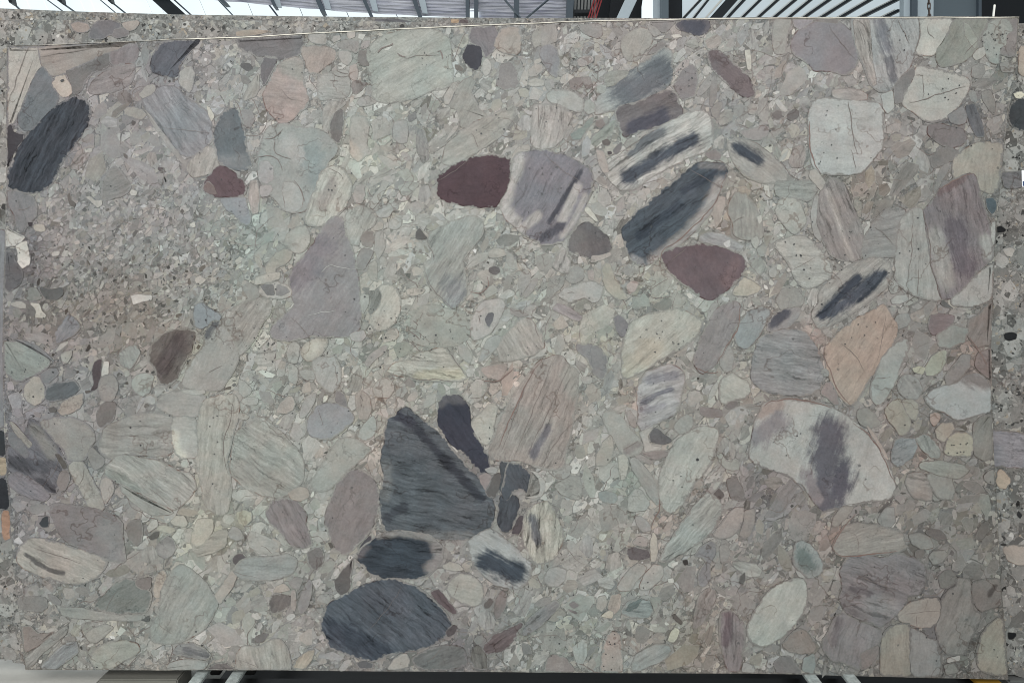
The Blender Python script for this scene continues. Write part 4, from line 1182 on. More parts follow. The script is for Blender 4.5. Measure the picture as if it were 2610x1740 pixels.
def slab_body(name, loop, step, place, colfun, y, th):
    A = Attr()
    lp = resample_keep(loop, step)
    lp = [(x + noise.noise((x * .03, yy * .03, 2)) * 1.0, yy + noise.noise((x * .03, yy * .03, 7)) * 1.0) for x, yy in lp]
    n = len(lp)
    xs = [p[0] for p in lp]; ys = [p[1] for p in lp]
    R = np.array(lp)
    gx, gy = np.meshgrid(np.arange(min(xs) + 10, max(xs), step), np.arange(min(ys) + 10, max(ys), step))
    X, Y = gx.ravel(), gy.ravel()
    ins = np.zeros(X.shape, bool)
    for i in range(n):
        xa, ya = R[i]; xb, yb = R[(i + 1) % n]
        ins ^= ((ya > Y) != (yb > Y)) & (X < (xb - xa) * (Y - ya) / (yb - ya + 1e-12) + xa)
    vs = [Vector(p) for p in lp] + [Vector((a, b)) for a, b in zip(X[ins], Y[ins])]
    res = geometry.delaunay_2d_cdt(vs, [], [list(range(n))], 1, 1e-3)
    ids = [A.add(place(v.x, v.y, y), colfun(v.x, v.y), (1, 0, 0), (0, 0, 0)) for v in res[0]]
    for f in res[2]: A.f.append([ids[i] for i in f][::-1])
    m = {}
    for k, og in enumerate(res[3]):
        for o_ in og:
            if o_ < n: m[o_] = ids[k]
    back = [A.add(place(x, yy, y + th), colfun(x, yy), (1, 0, 0), (0, 0, 0)) for x, yy in lp]
    for i in range(n):
        j = (i + 1) % n
        if i in m and j in m: A.f.append([m[i], m[j], back[j], back[i]])
    A.f.append(back[::-1])
    return A.build(name), lp


def resample_keep(loop, step):
    out = []
    for i in range(len(loop)):
        a, b = np.array(loop[i]), np.array(loop[(i + 1) % len(loop)])
        k = max(1, int(np.hypot(*(b - a)) / step))
        for t in range(k): out.append(tuple(a + (b - a) * t / k))
    return out


me, lp = slab_body('stone_slab', edge_pts, 55, on, lambda x, y: region(x, y) * .80, 0.0, TH)
slab = link('stone_slab', me, MAT_GROUND)
slab.location = (0, 0, SLAB_Z)
slab.rotation_euler = (TILT, 0, 0)
tag(slab, 'large polished conglomerate slab full of grey, green and mauve pebbles at the front', 'stone slab', kind='thing')

# sawn arris round the face, its catch light painted as pale colour
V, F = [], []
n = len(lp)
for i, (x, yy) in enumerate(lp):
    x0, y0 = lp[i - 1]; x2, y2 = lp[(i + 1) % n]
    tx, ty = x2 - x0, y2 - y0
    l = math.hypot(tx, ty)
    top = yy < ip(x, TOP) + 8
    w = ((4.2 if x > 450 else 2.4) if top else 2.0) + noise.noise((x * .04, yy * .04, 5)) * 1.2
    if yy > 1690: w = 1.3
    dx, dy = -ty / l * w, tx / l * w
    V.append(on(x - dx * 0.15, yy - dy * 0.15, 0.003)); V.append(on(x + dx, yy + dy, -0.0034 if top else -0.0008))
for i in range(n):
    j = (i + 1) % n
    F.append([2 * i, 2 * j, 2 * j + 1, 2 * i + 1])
link('sawn_edge_highlight', mesh('sawn_edge_highlight', V, F), MAT_SAWN_CATCHLIGHT, slab)

stones = parse()
for i, st in enumerate(stones):
    st['area'] = abs(area_of(st['pts']))
rank = sorted(range(len(stones)), key=lambda i: -stones[i]['area'])
PARTS = set(rank[:296])
occ = np.zeros((880, 1310), bool)          # 2 px cells already taken by a stone


def raster(p, target):
    P = np.array(p) / 2
    y0, y1 = int(P[:, 1].min()), int(P[:, 1].max()) + 1
    for yy in range(max(y0, 0), min(y1, 879) + 1):
        xs = []
        for i in range(len(P)):
            (xa, ya), (xb, yb) = P[i], P[(i + 1) % len(P)]
            if (ya > yy) != (yb > yy): xs.append((xb - xa) * (yy - ya) / (yb - ya) + xa)
        xs.sort()
        for a, b in zip(xs[::2], xs[1::2]):
            target[yy, max(int(a), 0):max(min(int(b) + 1, 1310), 0)] = True


RUST = '''
1853,440 1841,469 1833,497 1822,519 1800,545 1770,575 1745,600 1720,620 1690,635 1680,660 1685,690
1378,920 1356,948 1328,1005 1300,1066 1272,1136
1679,1271 1684,1299 1668,1320 1660,1345
2174,1078 2216,1108 2242,1145 2253,1173 2267,1207 2281,1229
1950,1033 1967,1019 2020,1016 2076,1024 2118,1038
2118,1401 2135,1362 2157,1334 2180,1308
2121,1400 2140,1418 2174,1416 2230,1410 2287,1405
2101,884 2099,912 2113,940 2124,974 2141,1005 2169,1033
1886,777 1881,843 1853,877 1830,920
1309,935 1284,963 1262,974 1225,968
1242,704 1245,730 1225,749 1197,744
2062,309 2062,365 2073,421 2090,443
2391,488 2413,469 2450,452 2478,443
2470,860 2495,895 2515,930
1770,935 1800,950 1830,948'''
small = Attr()
VV, VF, WV, WF, DV, DF = [], [], [], [], [], []
for i, st in enumerate(stones):
    y = -0.0012 - 0.000004 * i
    if i in PARTS:
        A = Attr()
        p = put_stone(A, st, y)
        if A.v:
            o = link('stone', A.build('stone'), MAT_STONE, slab)
            if st['L']: o['label'] = st['L']
    else:
        p = put_stone(small, st, y)
    raster(p, occ)
    if st['area'] > 5000 and not st['v'] and random.random() < .6:
        for _ in range(random.choice((1, 1, 2))):
            q0, q1 = p[random.randrange(len(p))], p[random.randrange(len(p))]
            if 50 < math.dist(q0, q1) < 1.15 * math.sqrt(st['area']):
                t0, t1 = random.uniform(.0, .3), random.uniform(.6, 1)
                L_ = lambda t: (q0[0] + (q1[0] - q0[0]) * t, q0[1] + (q1[1] - q0[1]) * t)
                mid = L_((t0 + t1) / 2)
                mid = (mid[0] + random.gauss(0, 7), mid[1] + random.gauss(0, 7))
                st['v'].append((random.uniform(1.0, 1.7), [L_(t0), mid, L_(t1)]))
    for w, pl in st['v']: ribbon(VV, VF, [clamp(*q) for q in pl], w, -0.0036)
    for w, pl in st['w']: ribbon(WV, WF, [clamp(*q) for q in pl], w, -0.0036)
    for r, (x, yy) in st['d']: blob(DV, DF, *clamp(x, yy, 6), r, -0.0037)
tag(link('small_stones', small.build('small_stones'), MAT_STONE, slab), kind='stuff')
RV, RF = [], []
for ln in RUST.strip().splitlines():
    ribbon(RV, RF, [clamp(*q) for q in pts_of(ln, (0, 0, 1))], random.uniform(2.4, 4.0), -0.0035)
tag(link('rusty_veins', mesh('rusty_veins', RV, RF), MAT_RUSTVEIN, slab), kind='stuff')
tag(link('veins', mesh('veins', VV, VF), MAT_VEIN, slab), kind='stuff')
tag(link('quartz_veins', mesh('quartz_veins', WV, WF), MAT_QUARTZ, slab), kind='stuff')

# ---------------------------------------------------------------- broken grit between the traced stones
TINTS = [(1, 1, 1)] * 5 + [(.97, 1.01, 1.0), (.98, 1.02, .99), (1.02, .99, .98), (1.01, .985, 1.0), (.98, 1.0, 1.03), (1.02, 1.01, .95), (1.03, .98, .95)]


def grit(A, x, y_, r, el, ang, col, y, place, seed, bs):
    n = random.choice((3, 4, 5, 6)) if r < 5 else random.choice((4, 5, 6, 7)) if r < 12 else random.choice((5, 6, 7, 8))
    ph = random.random() * 6
    band = (math.cos(ang), math.sin(ang), bs)
    a, b = [], []
    ca, sa = math.cos(ang), math.sin(ang)
    k = 1 - min(.30, 1.7 / r)
    for i in range(n):
        t = ph + 6.283 * (i + random.uniform(-.36, .36)) / n
        rr = random.uniform(.66, 1.2)
        dx, dy = r * el * rr * math.cos(t), r * rr * math.sin(t) / math.sqrt(el)
        ux, uy = dx * ca - dy * sa, dx * sa + dy * ca
        a.append(A.add(place(x + ux, y_ + uy, y), col, band, (1, 0, seed)))
        b.append(A.add(place(x + ux * k, y_ + uy * k, y), col, band, (0, 0, seed)))
    A.f.append(b)
    for i in range(n):
        j = (i + 1) % n
        A.f.append([a[i], a[j], b[j], b[i]])


HV, HF = [], []
for _ in range(260):
    x, y_ = random.uniform(60, 2520), random.uniform(120, 1690)
    an_, pl_ = random.uniform(0, 6.28), []
    for _k in range(random.randint(3, 8)):
        pl_.append(clamp(x, y_, 8))
        an_ += random.gauss(0, .55)
        x += 18 * math.cos(an_); y_ += 18 * math.sin(an_)
    ribbon(HV, HF, pl_, random.uniform(1.2, 2.6), -0.00095)
tag(link('hairline_cracks', mesh('hairline_cracks', HV, HF), MAT_VEIN, slab), kind='stuff')

# angular, interlocking fragments of the ground mass: cells of a stretched Voronoi diagram
A = Attr()
STH = math.radians(-48)
cs_, sn_ = math.cos(STH), math.sin(STH)
seeds = []
while len(seeds) < 9000:
    x, y_ = random.uniform(-30, 2640), random.uniform(20, 1760)
    big = noise.noise((x * .0042, y_ * .0042, 3.3)) * .5 + noise.noise((x * .013, y_ * .013, 8.3)) * .5 + .5
    if math.hypot((x - 330) / 330, (y_ - 640) / 190) < 1: big = .12
    if random.random() < (1 / (1 + 2.6 * max(0, min(1, big)))) ** 2:
        a_, b_ = x * cs_ + y_ * sn_, -x * sn_ + y_ * cs_
        seeds.append(Vector((a_ / 1.3, b_ * 1.2)))
res = geometry.delaunay_2d_cdt(seeds, [], [], 0, 1e-6)
around = [[] for _ in res[0]]
for tri in res[2]:
    (ax, ay), (bx, by), (cx, cy) = [res[0][i] for i in tri]
    dd = 2 * (ax * (by - cy) + bx * (cy - ay) + cx * (ay - by))
    if abs(dd) < 1e-6: continue
    a2, b2_, c2 = ax * ax + ay * ay, bx * bx + by * by, cx * cx + cy * cy
    cc = ((a2 * (by - cy) + b2_ * (cy - ay) + c2 * (ay - by)) / dd, (a2 * (cx - bx) + b2_ * (ax - cx) + c2 * (bx - ax)) / dd)
    for i in tri: around[i].append(cc)
for sd, cell in zip(res[0], around):
    if len(cell) < 4 or random.random() < .16: continue
    cell.sort(key=lambda q: math.atan2(q[1] - sd.y, q[0] - sd.x))
    pl_ = []
    for a_, b_ in cell:
        a_, b_ = a_ * 1.3, b_ / 1.2
        pl_.append((a_ * cs_ - b_ * sn_, a_ * sn_ + b_ * cs_))
    mx, my = sum(q[0] for q in pl_) / len(pl_), sum(q[1] for q in pl_) / len(pl_)
    if max(math.dist(q, (mx, my)) for q in pl_) > 90: continue
    if not all(ip(y_, LEFT) + 3 < x < ip(y_, RIGHT) - 3 and ip(x, TOP) + 4 < y_ < ip(x, BOTTOM) - 2 for x, y_ in pl_): continue
    sh_ = random.choice((.80, .86, .92, .96, 1.0))
    ring = []
    for (x0, y0), (x1, y1) in zip(pl_, pl_[1:] + pl_[:1]):
        for t_ in ((0, .5) if math.dist((x0, y0), (x1, y1)) > 9 else (0,)):
            x, y_ = x0 + (x1 - x0) * t_, y0 + (y1 - y0) * t_
            nv = noise.noise_vector((x * .07, y_ * .07, 5.5)) * 3.2
            ring.append((mx + (x + nv.x - mx) * sh_, my + (y_ + nv.y - my) * sh_))
    k = random.gauss(1.03, .16)
    q = random.random()
    if q < .08: k *= 1.22
    elif q < .15: k *= .74
    col = [max(.02, min(.5, c * k * t)) for c, t in zip(region(mx, my), random.choice(TINTS))]
    an_ = random.choice((STH + random.gauss(0, .4), random.uniform(0, 3.14)))
    band = (math.cos(an_), math.sin(an_), random.choice((.05, .12, .25, .4)))
    seed, yy = random.random(), -0.00022 - random.random() * .00012
    big = math.sqrt(abs(area_of(pl_)))
    kk = 1 - min(.35, 3.0 / max(big, 4))
    a = [A.add(on(x, y_, yy), col, band, (1, 0, seed), region(mx, my)) for x, y_ in ring]
    b = [A.add(on(mx + (x - mx) * kk, my + (y_ - my) * kk, yy), col, band, (0, 0, seed), region(mx, my)) for x, y_ in ring]
    A.f.append(b)
    for i in range(len(a)):
        j = (i + 1) % len(a)
        A.f.append([a[i], a[j], b[j], b[i]])
tag(link('fragments', A.build('fragments'), MAT_STONE, slab), kind='stuff')

A = Attr()
rs_ = np.random.RandomState(3)
rs = np.sort(np.r_[2.8 * (1 - rs_.rand(20000)) ** (-1 / 2.0), np.exp(rs_.normal(2.35, .45, 1500))])[::-1]
rs = rs[rs < 40]
for r in rs:
    for _ in range(5):
        x, y_ = random.uniform(10, 2590), random.uniform(45, 1725)
        if not (ip(y_, LEFT) + r + 2 < x < ip(y_, RIGHT) - r - 2 and ip(x, TOP) + r + 3 < y_ < ip(x, BOTTOM) - r - 2): continue
        fine = math.hypot((x - 330) / 330, (y_ - 640) / 190) < 1 or math.hypot((x - 560) / 150, (y_ - 240) / 150) < .8
        if fine and r > 8: continue
        el = random.choice((1.0, 1.15, 1.3, 1.5, 1.7, 2.0)) if r > 4 else random.uniform(1, 2.3)
        ang = random.choice((random.uniform(0, 3.14), -0.9 + random.gauss(0, .5)))
        ca, sa = math.cos(ang), math.sin(ang)
        ok = not occ[int(y_ / 2), int(x / 2)]
        if ok:
            for t in range(8):
                dx, dy = r * el * .8 * math.cos(t * .785), r / math.sqrt(el) * .8 * math.sin(t * .785)
                if occ[min(max(int((y_ + dx * sa + dy * ca) / 2), 0), 879), min(max(int((x + dx * ca - dy * sa) / 2), 0), 1309)]:
                    ok = False
                    break
        if not ok: continue
        k = random.gauss(1.0, .24 if r < 6 else .18 if r < 12 else .10)
        q = random.random()
        if q < .09 and r < 14: k *= 1.34
        elif q < .13: k *= .62 if r < 9 else .85
        elif q < .145: k *= .32 if r < 5 else .9
        tint = random.choice(TINTS)
        if x < 600 and 640 < y_ < 1000 and r < 10 and random.random() < .22:
            k, tint = random.uniform(.28, .6), random.choice(((1.0, .93, .87), (1, 1, 1)))
        col = [max(.02, min(.5, c * k * t)) for c, t in zip(region(x, y_), tint)]
        grit(A, x, y_, r, el, ang, col, -0.0004 - random.random() * .0004, on, random.random(), random.choice((.05, .1, .2, .45)))
        rr = max(1, int(r * .42))
        if r < 2.6: break
        steps = max(1, int(r * el / 2))
        yy0, xx0 = y_ / 2, x / 2
        R_ = int(r * el / 2) + 1
        gy, gx = np.mgrid[-R_:R_ + 1, -R_:R_ + 1]
        m = (((gx * ca + gy * sa) / (r * el * .45)) ** 2 + ((-gx * sa + gy * ca) / (r / math.sqrt(el) * .45)) ** 2) < 1
        iy, ix = (gy[m] + int(yy0)).clip(0, 879), (gx[m] + int(xx0)).clip(0, 1309)
        occ[iy, ix] = True
        break
tag(link('grit', A.build('grit'), MAT_STONE, slab), kind='stuff')

# stray dark mineral specks over the face
for _ in range(220):
    x, y_ = random.uniform(20, 2580), random.uniform(60, 1720)
    if ip(y_, LEFT) + 8 < x < ip(y_, RIGHT) - 8 and ip(x, TOP) + 8 < y_ < ip(x, BOTTOM) - 6:
        blob(DV, DF, x, y_, random.uniform(1.0, 2.6), -0.0037)
for cx_, cy_, n_, sp in ((300, 800, 60, 120), (180, 880, 30, 80), (330, 640, 50, 150), (1000, 820, 30, 60), (90, 940, 20, 60), (2200, 620, 20, 80), (1330, 260, 20, 80), (620, 880, 25, 70), (1750, 200, 20, 60), (2545, 100, 22, 22), (680, 880, 14, 22), (1100, 860, 26, 55), (1420, 1640, 12, 40), (1050, 135, 10, 60), (1690, 850, 16, 40)):
    for _ in range(n_):
        blob(DV, DF, *clamp(random.gauss(cx_, sp), random.gauss(cy_, sp * .6), 8), random.uniform(.9, 1.9) * random.choice((1, 1, 1.6)), -0.0037)
tag(link('mineral_specks', mesh('mineral_specks', DV, DF), MAT_FLECK, slab), kind='stuff')

# ---------------------------------------------------------------- slabs stacked behind
BACK = '''b3876c 4,1302 22,1300 26,1330 26,1372 12,1378 5,1365|b.2
8c8d92 -30,585 12,588 13,700 8,860 9,1000 12,1088 -30,1092|a92;b.25
3f4246 -30,1096 14,1096 16,1160 -30,1165|b.1
a7977f -30,1162 14,1165 17,1205 12,1212 -30,1210|a0;b.5
3b3d42 -30,1216 18,1214 26,1296 -30,1300|b.2
8d8d94 2500,1098 2560,1100 2640,1108 2640,1190 2560,1188 2500,1180|a8;b.5
b3a08b 2543,1203 2550,1194 2562,1203 2576,1218 2575,1232 2562,1245 2546,1242 2539,1228
4b4f53 2580,262 2605,252 2650,260 2650,335 2600,332 2576,320 2568,295|s.3
a89d90 2598,118 2640,116 2640,200 2596,190
c9c4ae 2582,240 2592,234 2606,233 2612,243 2602,252 2590,250
2a2b2d 2540,578 2552,575 2566,585 2560,592 2542,594
7d7d80 2552,440 2606,436 2606,478 2560,480|a8;b.5
a39a90 2557,1392 2600,1388 2640,1390 2640,1440 2600,1440 2568,1428
242527 2568,1610 2590,1612 2590,1620 2582,1630 2570,1628
2e2f31 2560,850 2580,846 2592,850 2590,864 2570,868 2560,862
a9a49e 2556,635 2575,630 2588,636 2580,655 2566,652
7b7a7f 225,98 232,72 245,55 265,52 290,55 308,62 305,75 280,90 255,100|b.2
a1958e 180,62 200,55 225,62 230,72 222,82 200,84 185,75
8a8384 292,75 310,72 330,82 325,92 300,98 285,92
a79a92 310,60 350,52 356,58 345,75 330,80 315,72
98989f 355,55 400,50 420,55 418,80 390,88 362,80
ada6a0 570,80 572,62 580,52 596,50 602,60 598,76 588,88 578,90
7f7b79 605,48 640,50 700,52 720,56 690,78 650,90 605,88|a150;b.4
a79a8b 600,80 640,75 690,80 640,92 602,94
76747a 955,50 1000,48 1050,54 1050,66 1000,70 960,62|a10;b.4
b59b78 1148,50 1172,50 1168,62 1152,64
6e6667 1172,50 1192,50 1196,62 1168,62
3a3a3c 2595,1300 2606,1312 2600,1322 2592,1312'''


def back_slab(name, loop, y, label, spans, nchips, seedv):
    base = [0.205, 0.203, 0.198]

    def cf(x, yy):
        k = (.84 if x > 2400 else 1) * (1 + 0.25 * noise.noise((x * .02, yy * .02, seedv)))
        return [c * k for c in base]
    o_loc = lambda px, py, d=0: loc(px, py, y + d)
    me_, _ = slab_body(name, loop, 90, o_loc, cf, 0.0, 0.02)
    ob = link(name, me_, MAT_GROUND)
    ob.location = (0, 0, SLAB_Z)
    ob.rotation_euler = (TILT, 0, 0)
    tag(ob, label, 'stone slab', kind='thing')
    A_ = Attr()
    tot = sum((b - a) * (d - c) for a, b, c, d in spans)
    for a, b, c, d in spans:
        for _ in range(int(nchips * (b - a) * (d - c) / tot)):
            x, yy = random.uniform(a, b), random.uniform(c, d)
            r = min(26, 2.6 * (1 - random.random()) ** (-1 / 1.5))
            if yy - r * 1.4 < np.interp(x, [p_[0] for p_ in loop if p_[1] < 70], [p_[1] for p_ in loop if p_[1] < 70]): continue
            q = random.random()
            if r > 12: q = max(q, .14)
            if q < .13: col = [.03 * random.uniform(.7, 2.2)] * 3
            elif q < .17 and r < 9: k_ = random.uniform(1.5, 2.3); col = [c_ * k_ for c_ in base]
            elif q < .26 and r < 9: k_ = random.uniform(.9, 1.3); col = [c_ * k_ * t for c_, t in zip(base, (1.12, 1.0, .86))]
            else: k_ = random.uniform(.42, 1.55); col = [c_ * k_ for c_ in base]
            if x > 2400: col = [c_ * .88 for c_ in col]
            grit(A_, x, yy, r, random.choice((1, 1.2, 1.5)), random.random() * 3, col, -0.0003 - random.random() * .0012 - (0.0006 if r < 6 else 0), o_loc, random.random(), .12)
    tag(link('chips', A_.build('chips'), MAT_STONE, ob), kind='stuff')
    return ob, o_loc


b1, l1 = back_slab('stone_slab', [(-70, 52), (480, 51), (900, 55), (1420, 62), (2000, 62), (2700, 60), (2700, 1722), (2570, 1718), (2000, 1716), (1000, 1700), (62, 1694), (58, 1690), (33, 1688), (30, 1680), (-70, 1676)], 0.045,
                   'speckled grey slab with black chips, just behind the big front slab', [(-40, 70, 56, 1680), (-40, 1500, 53, 125), (2515, 2680, 62, 1716)], 5200, 1.0)
b2, l2 = back_slab('stone_slab', [(-70, 19), (60, 24), (180, 29), (300, 33), (430, 37), (700, 41), (900, 44), (1400, 46), (1745, 47), (1760, 60), (2300, 90), (2300, 1650), (-70, 1640)], 0.095,
                   'rearmost speckled slab, only its top strip showing under the glazing', [(-40, 1750, 24, 60)], 1500, 5.0)
for i, ln in enumerate(BACK.splitlines()):
    head, _, opts = ln.partition('|')
    hx, _, ps = head.partition(' ')
    st = dict(hex=hx, pts=pts_of(ps, (0, 0, 1)), a=30.0, b=0.12, s=0.0, k=[], v=[], w=[], d=[], L=None)
    for tk in opts.split(';'):
        if tk: st[tk[0]] = float(tk[1:])
    A_ = Attr()
    put_stone(A_, st, -0.0022 - i * .00001, l1 if min(p[1] for p in st['pts']) > 51.5 else l2, 0.004, False, G)
    if A_.v: link('stone', A_.build('stone'), MAT_STONE, b1 if min(p[1] for p in st['pts']) > 51.5 else b2)


# ---------------------------------------------------------------- bars between two points
def bar(P, w0, w1, dep, back=None):
    """a straight bar: pixel polyline ends P at depth y, px widths, real depth behind"""
    raise NotImplementedError


def prism(quad, y, dep, name, mat, parent=None, y2=None):
    """a solid whose front outline is given in pixels at depth y (y2: depth of its upper points)"""
    k = len(quad)
    ys = [y if y2 is None or q[1] > 60 else y2 for q in quad]
    vs = [wp(a, b, d) for (a, b), d in zip(quad, ys)] + [wp(a, b, d) + (M.to_3x3() @ Vector((0, dep, 0))) for (a, b), d in zip(quad, ys)]
    fs = [list(range(k))[::-1], list(range(k, 2 * k))] + [[i, (i + 1) % k, k + (i + 1) % k, k + i] for i in range(k)]
    me_ = mesh(name, vs, fs)
    bm = bmesh.new(); bm.from_mesh(me_)
    bmesh.ops.recalc_face_normals(bm, faces=bm.faces)
    bm.to_mesh(me_); bm.free()
    o = link(name, me_, mat)
    if parent is not None:
        o.parent = parent
        o.matrix_parent_inverse = parent.matrix_world.inverted()
    return o


def strip(x0, y0, x1, y1, w, ext=(1.2, 5.0)):
    """outline of a straight bar through two pixels, lengthened at both ends"""
    dx, dy = x1 - x0, y1 - y0
    a, b = (x0 - dx * ext[1], y0 - dy * ext[1]), (x1 + dx * ext[0], y1 + dy * ext[0])
    h = w / 2
    return [(a[0] - h, a[1]), (a[0] + h, a[1]), (b[0] + h, b[1]), (b[0] - h, b[1])]


# ---------------------------------------------------------------- rack under the slab
def solid(name, x0, x1, y0, y1, z0, z1, mat, parent=None, bev=0.002):
    bm = bmesh.new()
    bmesh.ops.create_cube(bm, size=1)
    for v in bm.verts:
        v.co = ((x0 + x1) / 2 + v.co.x * (x1 - x0), (y0 + y1) / 2 + v.co.y * (y1 - y0), (z0 + z1) / 2 + v.co.z * (z1 - z0))
    if bev: bmesh.ops.bevel(bm, geom=bm.edges[:], offset=bev, segments=2, affect='EDGES')
    me_ = bpy.data.meshes.new(name)
    bm.to_mesh(me_); bm.free()
    o = link(name, me_, mat)
    if parent is not None:
        o.parent = parent
        o.matrix_parent_inverse = parent.matrix_world.inverted()
    return o


X = lambda px: (px - OX) * S
bpy.context.view_layer.update()
rack = empty('slab_rack', (0, 0.3, 0))
bpy.context.view_layer.update()
tag(rack, 'black steel slab rack with bright galvanised bars under the front slab', 'rack')
ztop = SLAB_Z - 0.016
for a in (510, 602, 2065, 2163):
    solid('support_bar', X(a) - 0.018, X(a) + 0.018, -0.16, 0.9, ztop, ztop + 0.013, MAT_GALV, rack)
    solid('bearer_block', X(a) - 0.016, X(a) + 0.016, 0.12, 0.70, ztop - 0.052, ztop - 0.001, MAT_BLACK, rack)
solid('front_rail', X(458), X(2590), -0.02, 0.10, ztop - 0.20, ztop - 0.051, MAT_BLACK, rack)
solid('back_rail', X(-40), X(2700), 0.72, 0.84, ztop - 0.20, ztop - 0.051, MAT_BLACK, rack)
for a in (700, 2480):
    for yy in (0.04, 0.78):
        solid('leg', X(a) - 0.04, X(a) + 0.04, yy - 0.04, yy + 0.04, 0, ztop - 0.2, MAT_BLACK, rack)
solid('under_tray', X(458), X(2700), 0.11, 0.71, ztop - 0.19, ztop - 0.17, MAT_BLACK, rack)
tim = tag(solid('timber_bearer', X(250), X(452), 0.0, 0.11, ztop - 0.13, ztop - 0.004, MAT_TIMBER, bev=0.004), 'grey weathered timber bearer under the left end of the front slab', 'timber')
pl = tag(solid('concrete_plinth', X(-260), X(235), -0.06, 0.7, 0, ztop - 0.03, MAT_CONCRETE, bev=0.006), 'pale concrete plinth under the lower left corner of the slabs', 'plinth')
yl = tag(solid('yellow_sling', X(2497), X(2562), -0.03, 0.18, ztop - 0.03, ztop - 0.020, MAT_YELLOW), 'yellow webbing sling under the lower right corner of the front slab', 'sling')
gp = tag(solid('grey_plinth', X(2585), X(3000), 0.02, 0.7, 0, ztop - 0.02, plain('grey_concrete', '5a5b5a', 0.85, 0.3, 6), bev=0.006), 'grey concrete plinth beyond the lower right corner of the front slab', 'plinth')

# white rod sticking up behind the slab, and a paper label on the rear slab
rod = prism([(2527, 110), (2523, 110), (2534, 12), (2538, 13)], 0.03, 0.004, 'white_rod', MAT_WHITE)
tag(rod, 'thin white rod sticking up behind the top right corner of the front slab', 'rod')
lab = prism([(2604, 434), (2660, 432), (2662, 478), (2605, 476)], 0.0415, 0.0008, 'paper_label', MAT_PAPER)
tag(lab, 'white paper label stuck on the rear slab at the right edge', 'label')
prism([(2607, 462), (2611, 462), (2612, 474), (2608, 474)], 0.0407, 0.0005, 'printed_mark', MAT_INK, lab)

# ---------------------------------------------------------------- the shed behind, above the slabs
D = 7.0
LO, HI = 260, -420                 # px below / above the frame edge that everything runs on to
wall = prism([(-900, LO), (3500, LO), (3500, HI), (-900, HI)], D + 1.6, 0.15, 'back_wall', MAT_NAVY)
wall['kind'] = 'structure'
lw = prism([(-1200, 2200), (3800, 2200), (3800, LO + 1), (-1200, LO + 1)], D + 1.6, 0.15, 'lower_wall', MAT_NAVY)
lw['kind'] = 'structure'

# glazed strip
sky_t = empty('glazing', wp(500, 60, D + 0.5)); bpy.context.view_layer.update()
tag(sky_t, 'long glowing strip of roof glazing with slanted grey bars over the upper left', 'glazing')
cuts = [-700, -300, 38, 135, 178, 272, 298, 440, 470, 575, 695, 822, 938, 1062, 1195, 1450]
for a, b in zip(cuts, cuts[1:]):
    prism([(a + 1 + 40, LO), (b - 1 + 40, LO), (b - 1 - 150, -200), (a + 1 - 150, -200)], D + 0.5, 0.03, 'pane', MAT_SKYLIGHT, sky_t)
for x0, y0, x1, y1, w, mt in ((30, 6, 46, 22, 4, MAT_STEEL), (120, 0, 150, 22, 5, MAT_GREY), (147, 0, 195, 34, 7, MAT_GREY), (255, 0, 287, 27, 4, MAT_STEEL), (277, 0, 312, 28, 6, MAT_STEEL),
                              (444, 0, 482, 34, 5, MAT_STEEL), (556, 0, 590, 36, 4, MAT_GREY), (676, 0, 705, 38, 5, MAT_STEEL), (806, 0, 828, 44, 6, MAT_STEEL)):
    prism(strip(x0, y0, x1, y1, w, (2.0, 3.0)), D + 0.3, 0.08, 'mullion', mt, sky_t)
for a, b in ((20, 8), (147, 6), (272, 4)):
    prism([(a - 12, -30), (a + 4, -30), (a + 11, b), (a + 3, b - 1)], D + 0.2, 0.1, 'bracket', MAT_DARKSTEEL, sky_t)
bm_ = prism(strip(410, 0, 442, 29, 44, (2.5, 3.0)), D + 0.1, 0.25, 'roof_beam', MAT_DARKSTEEL)
tag(bm_, 'broad dark roof beam slanting across the bright glazing at upper left', 'beam')

# foil lined corrugated ceiling: ridged sheet whose lower edge falls to the right
V, F = [], []
rows = 34
colsx = list(range(380, 1500, 40))
for r in range(rows + 1):
    for x in colsx:
        base = np.interp(x, [380, 500, 560, 700, 870, 1000, 1200, 1500], [-8, -3, 2, 15, 30, 38, 46, 52])
        py = base - r * (3.9 + 0.25 * r * .1) - (2.5 * noise.noise((x * .02, r * .7, 3)))
        dy = (0.018 if r % 2 else 0.0) + 0.03 * noise.noise((x * .03, r * .9, 0)) - r * 0.012
        V.append(wp(x, py, D + dy - 0.05))
nc = len(colsx)
for r in range(rows):
    for c in range(nc - 1):
        F.append([r * nc + c, r * nc + c + 1, (r + 1) * nc + c + 1, (r + 1) * nc + c])
ceil = link('ceiling', mesh('ceiling', V, F), MAT_FOIL)
ceil['kind'] = 'structure'
for x0, y0, x1, y1, w, mt in ((560, -4, 571, 6, 12, MAT_STEEL), (690, -6, 698, 12, 8, MAT_STEEL), (810, 0, 820, 24, 12, MAT_STEEL), (928, 0, 944, 36, 9, MAT_STEEL), (1056, 0, 1070, 40, 10, MAT_STEEL)):
    t_ = prism(strip(x0, y0, x1, y1, w, (0.25, 6.0)), D - 0.25, 0.12, 'purlin', mt, ceil)
for x0 in (700, 826, 946, 1072):
    prism([(x0 - 6, -3), (x0 + 11, -3), (x0 + 18, 20 + (x0 - 700) * .04), (x0 + 4, 18 + (x0 - 700) * .04)], D - 0.2, 0.02, 'foil_flap', MAT_PALE, ceil)
for a, w in ((1191, 9), (1213, 10)):
    po = prism([(a - w / 2 + 2, LO), (a + w / 2 + 2, LO), (a + w / 2 - 3, HI), (a - w / 2 - 3, HI)], D - 0.4, 0.15, 'steel_post', MAT_STEEL)
    tag(po, 'left of the two slim steel posts below the foil ceiling' if a < 1200 else 'right of the two slim steel posts, with a white strip beside it', 'post')
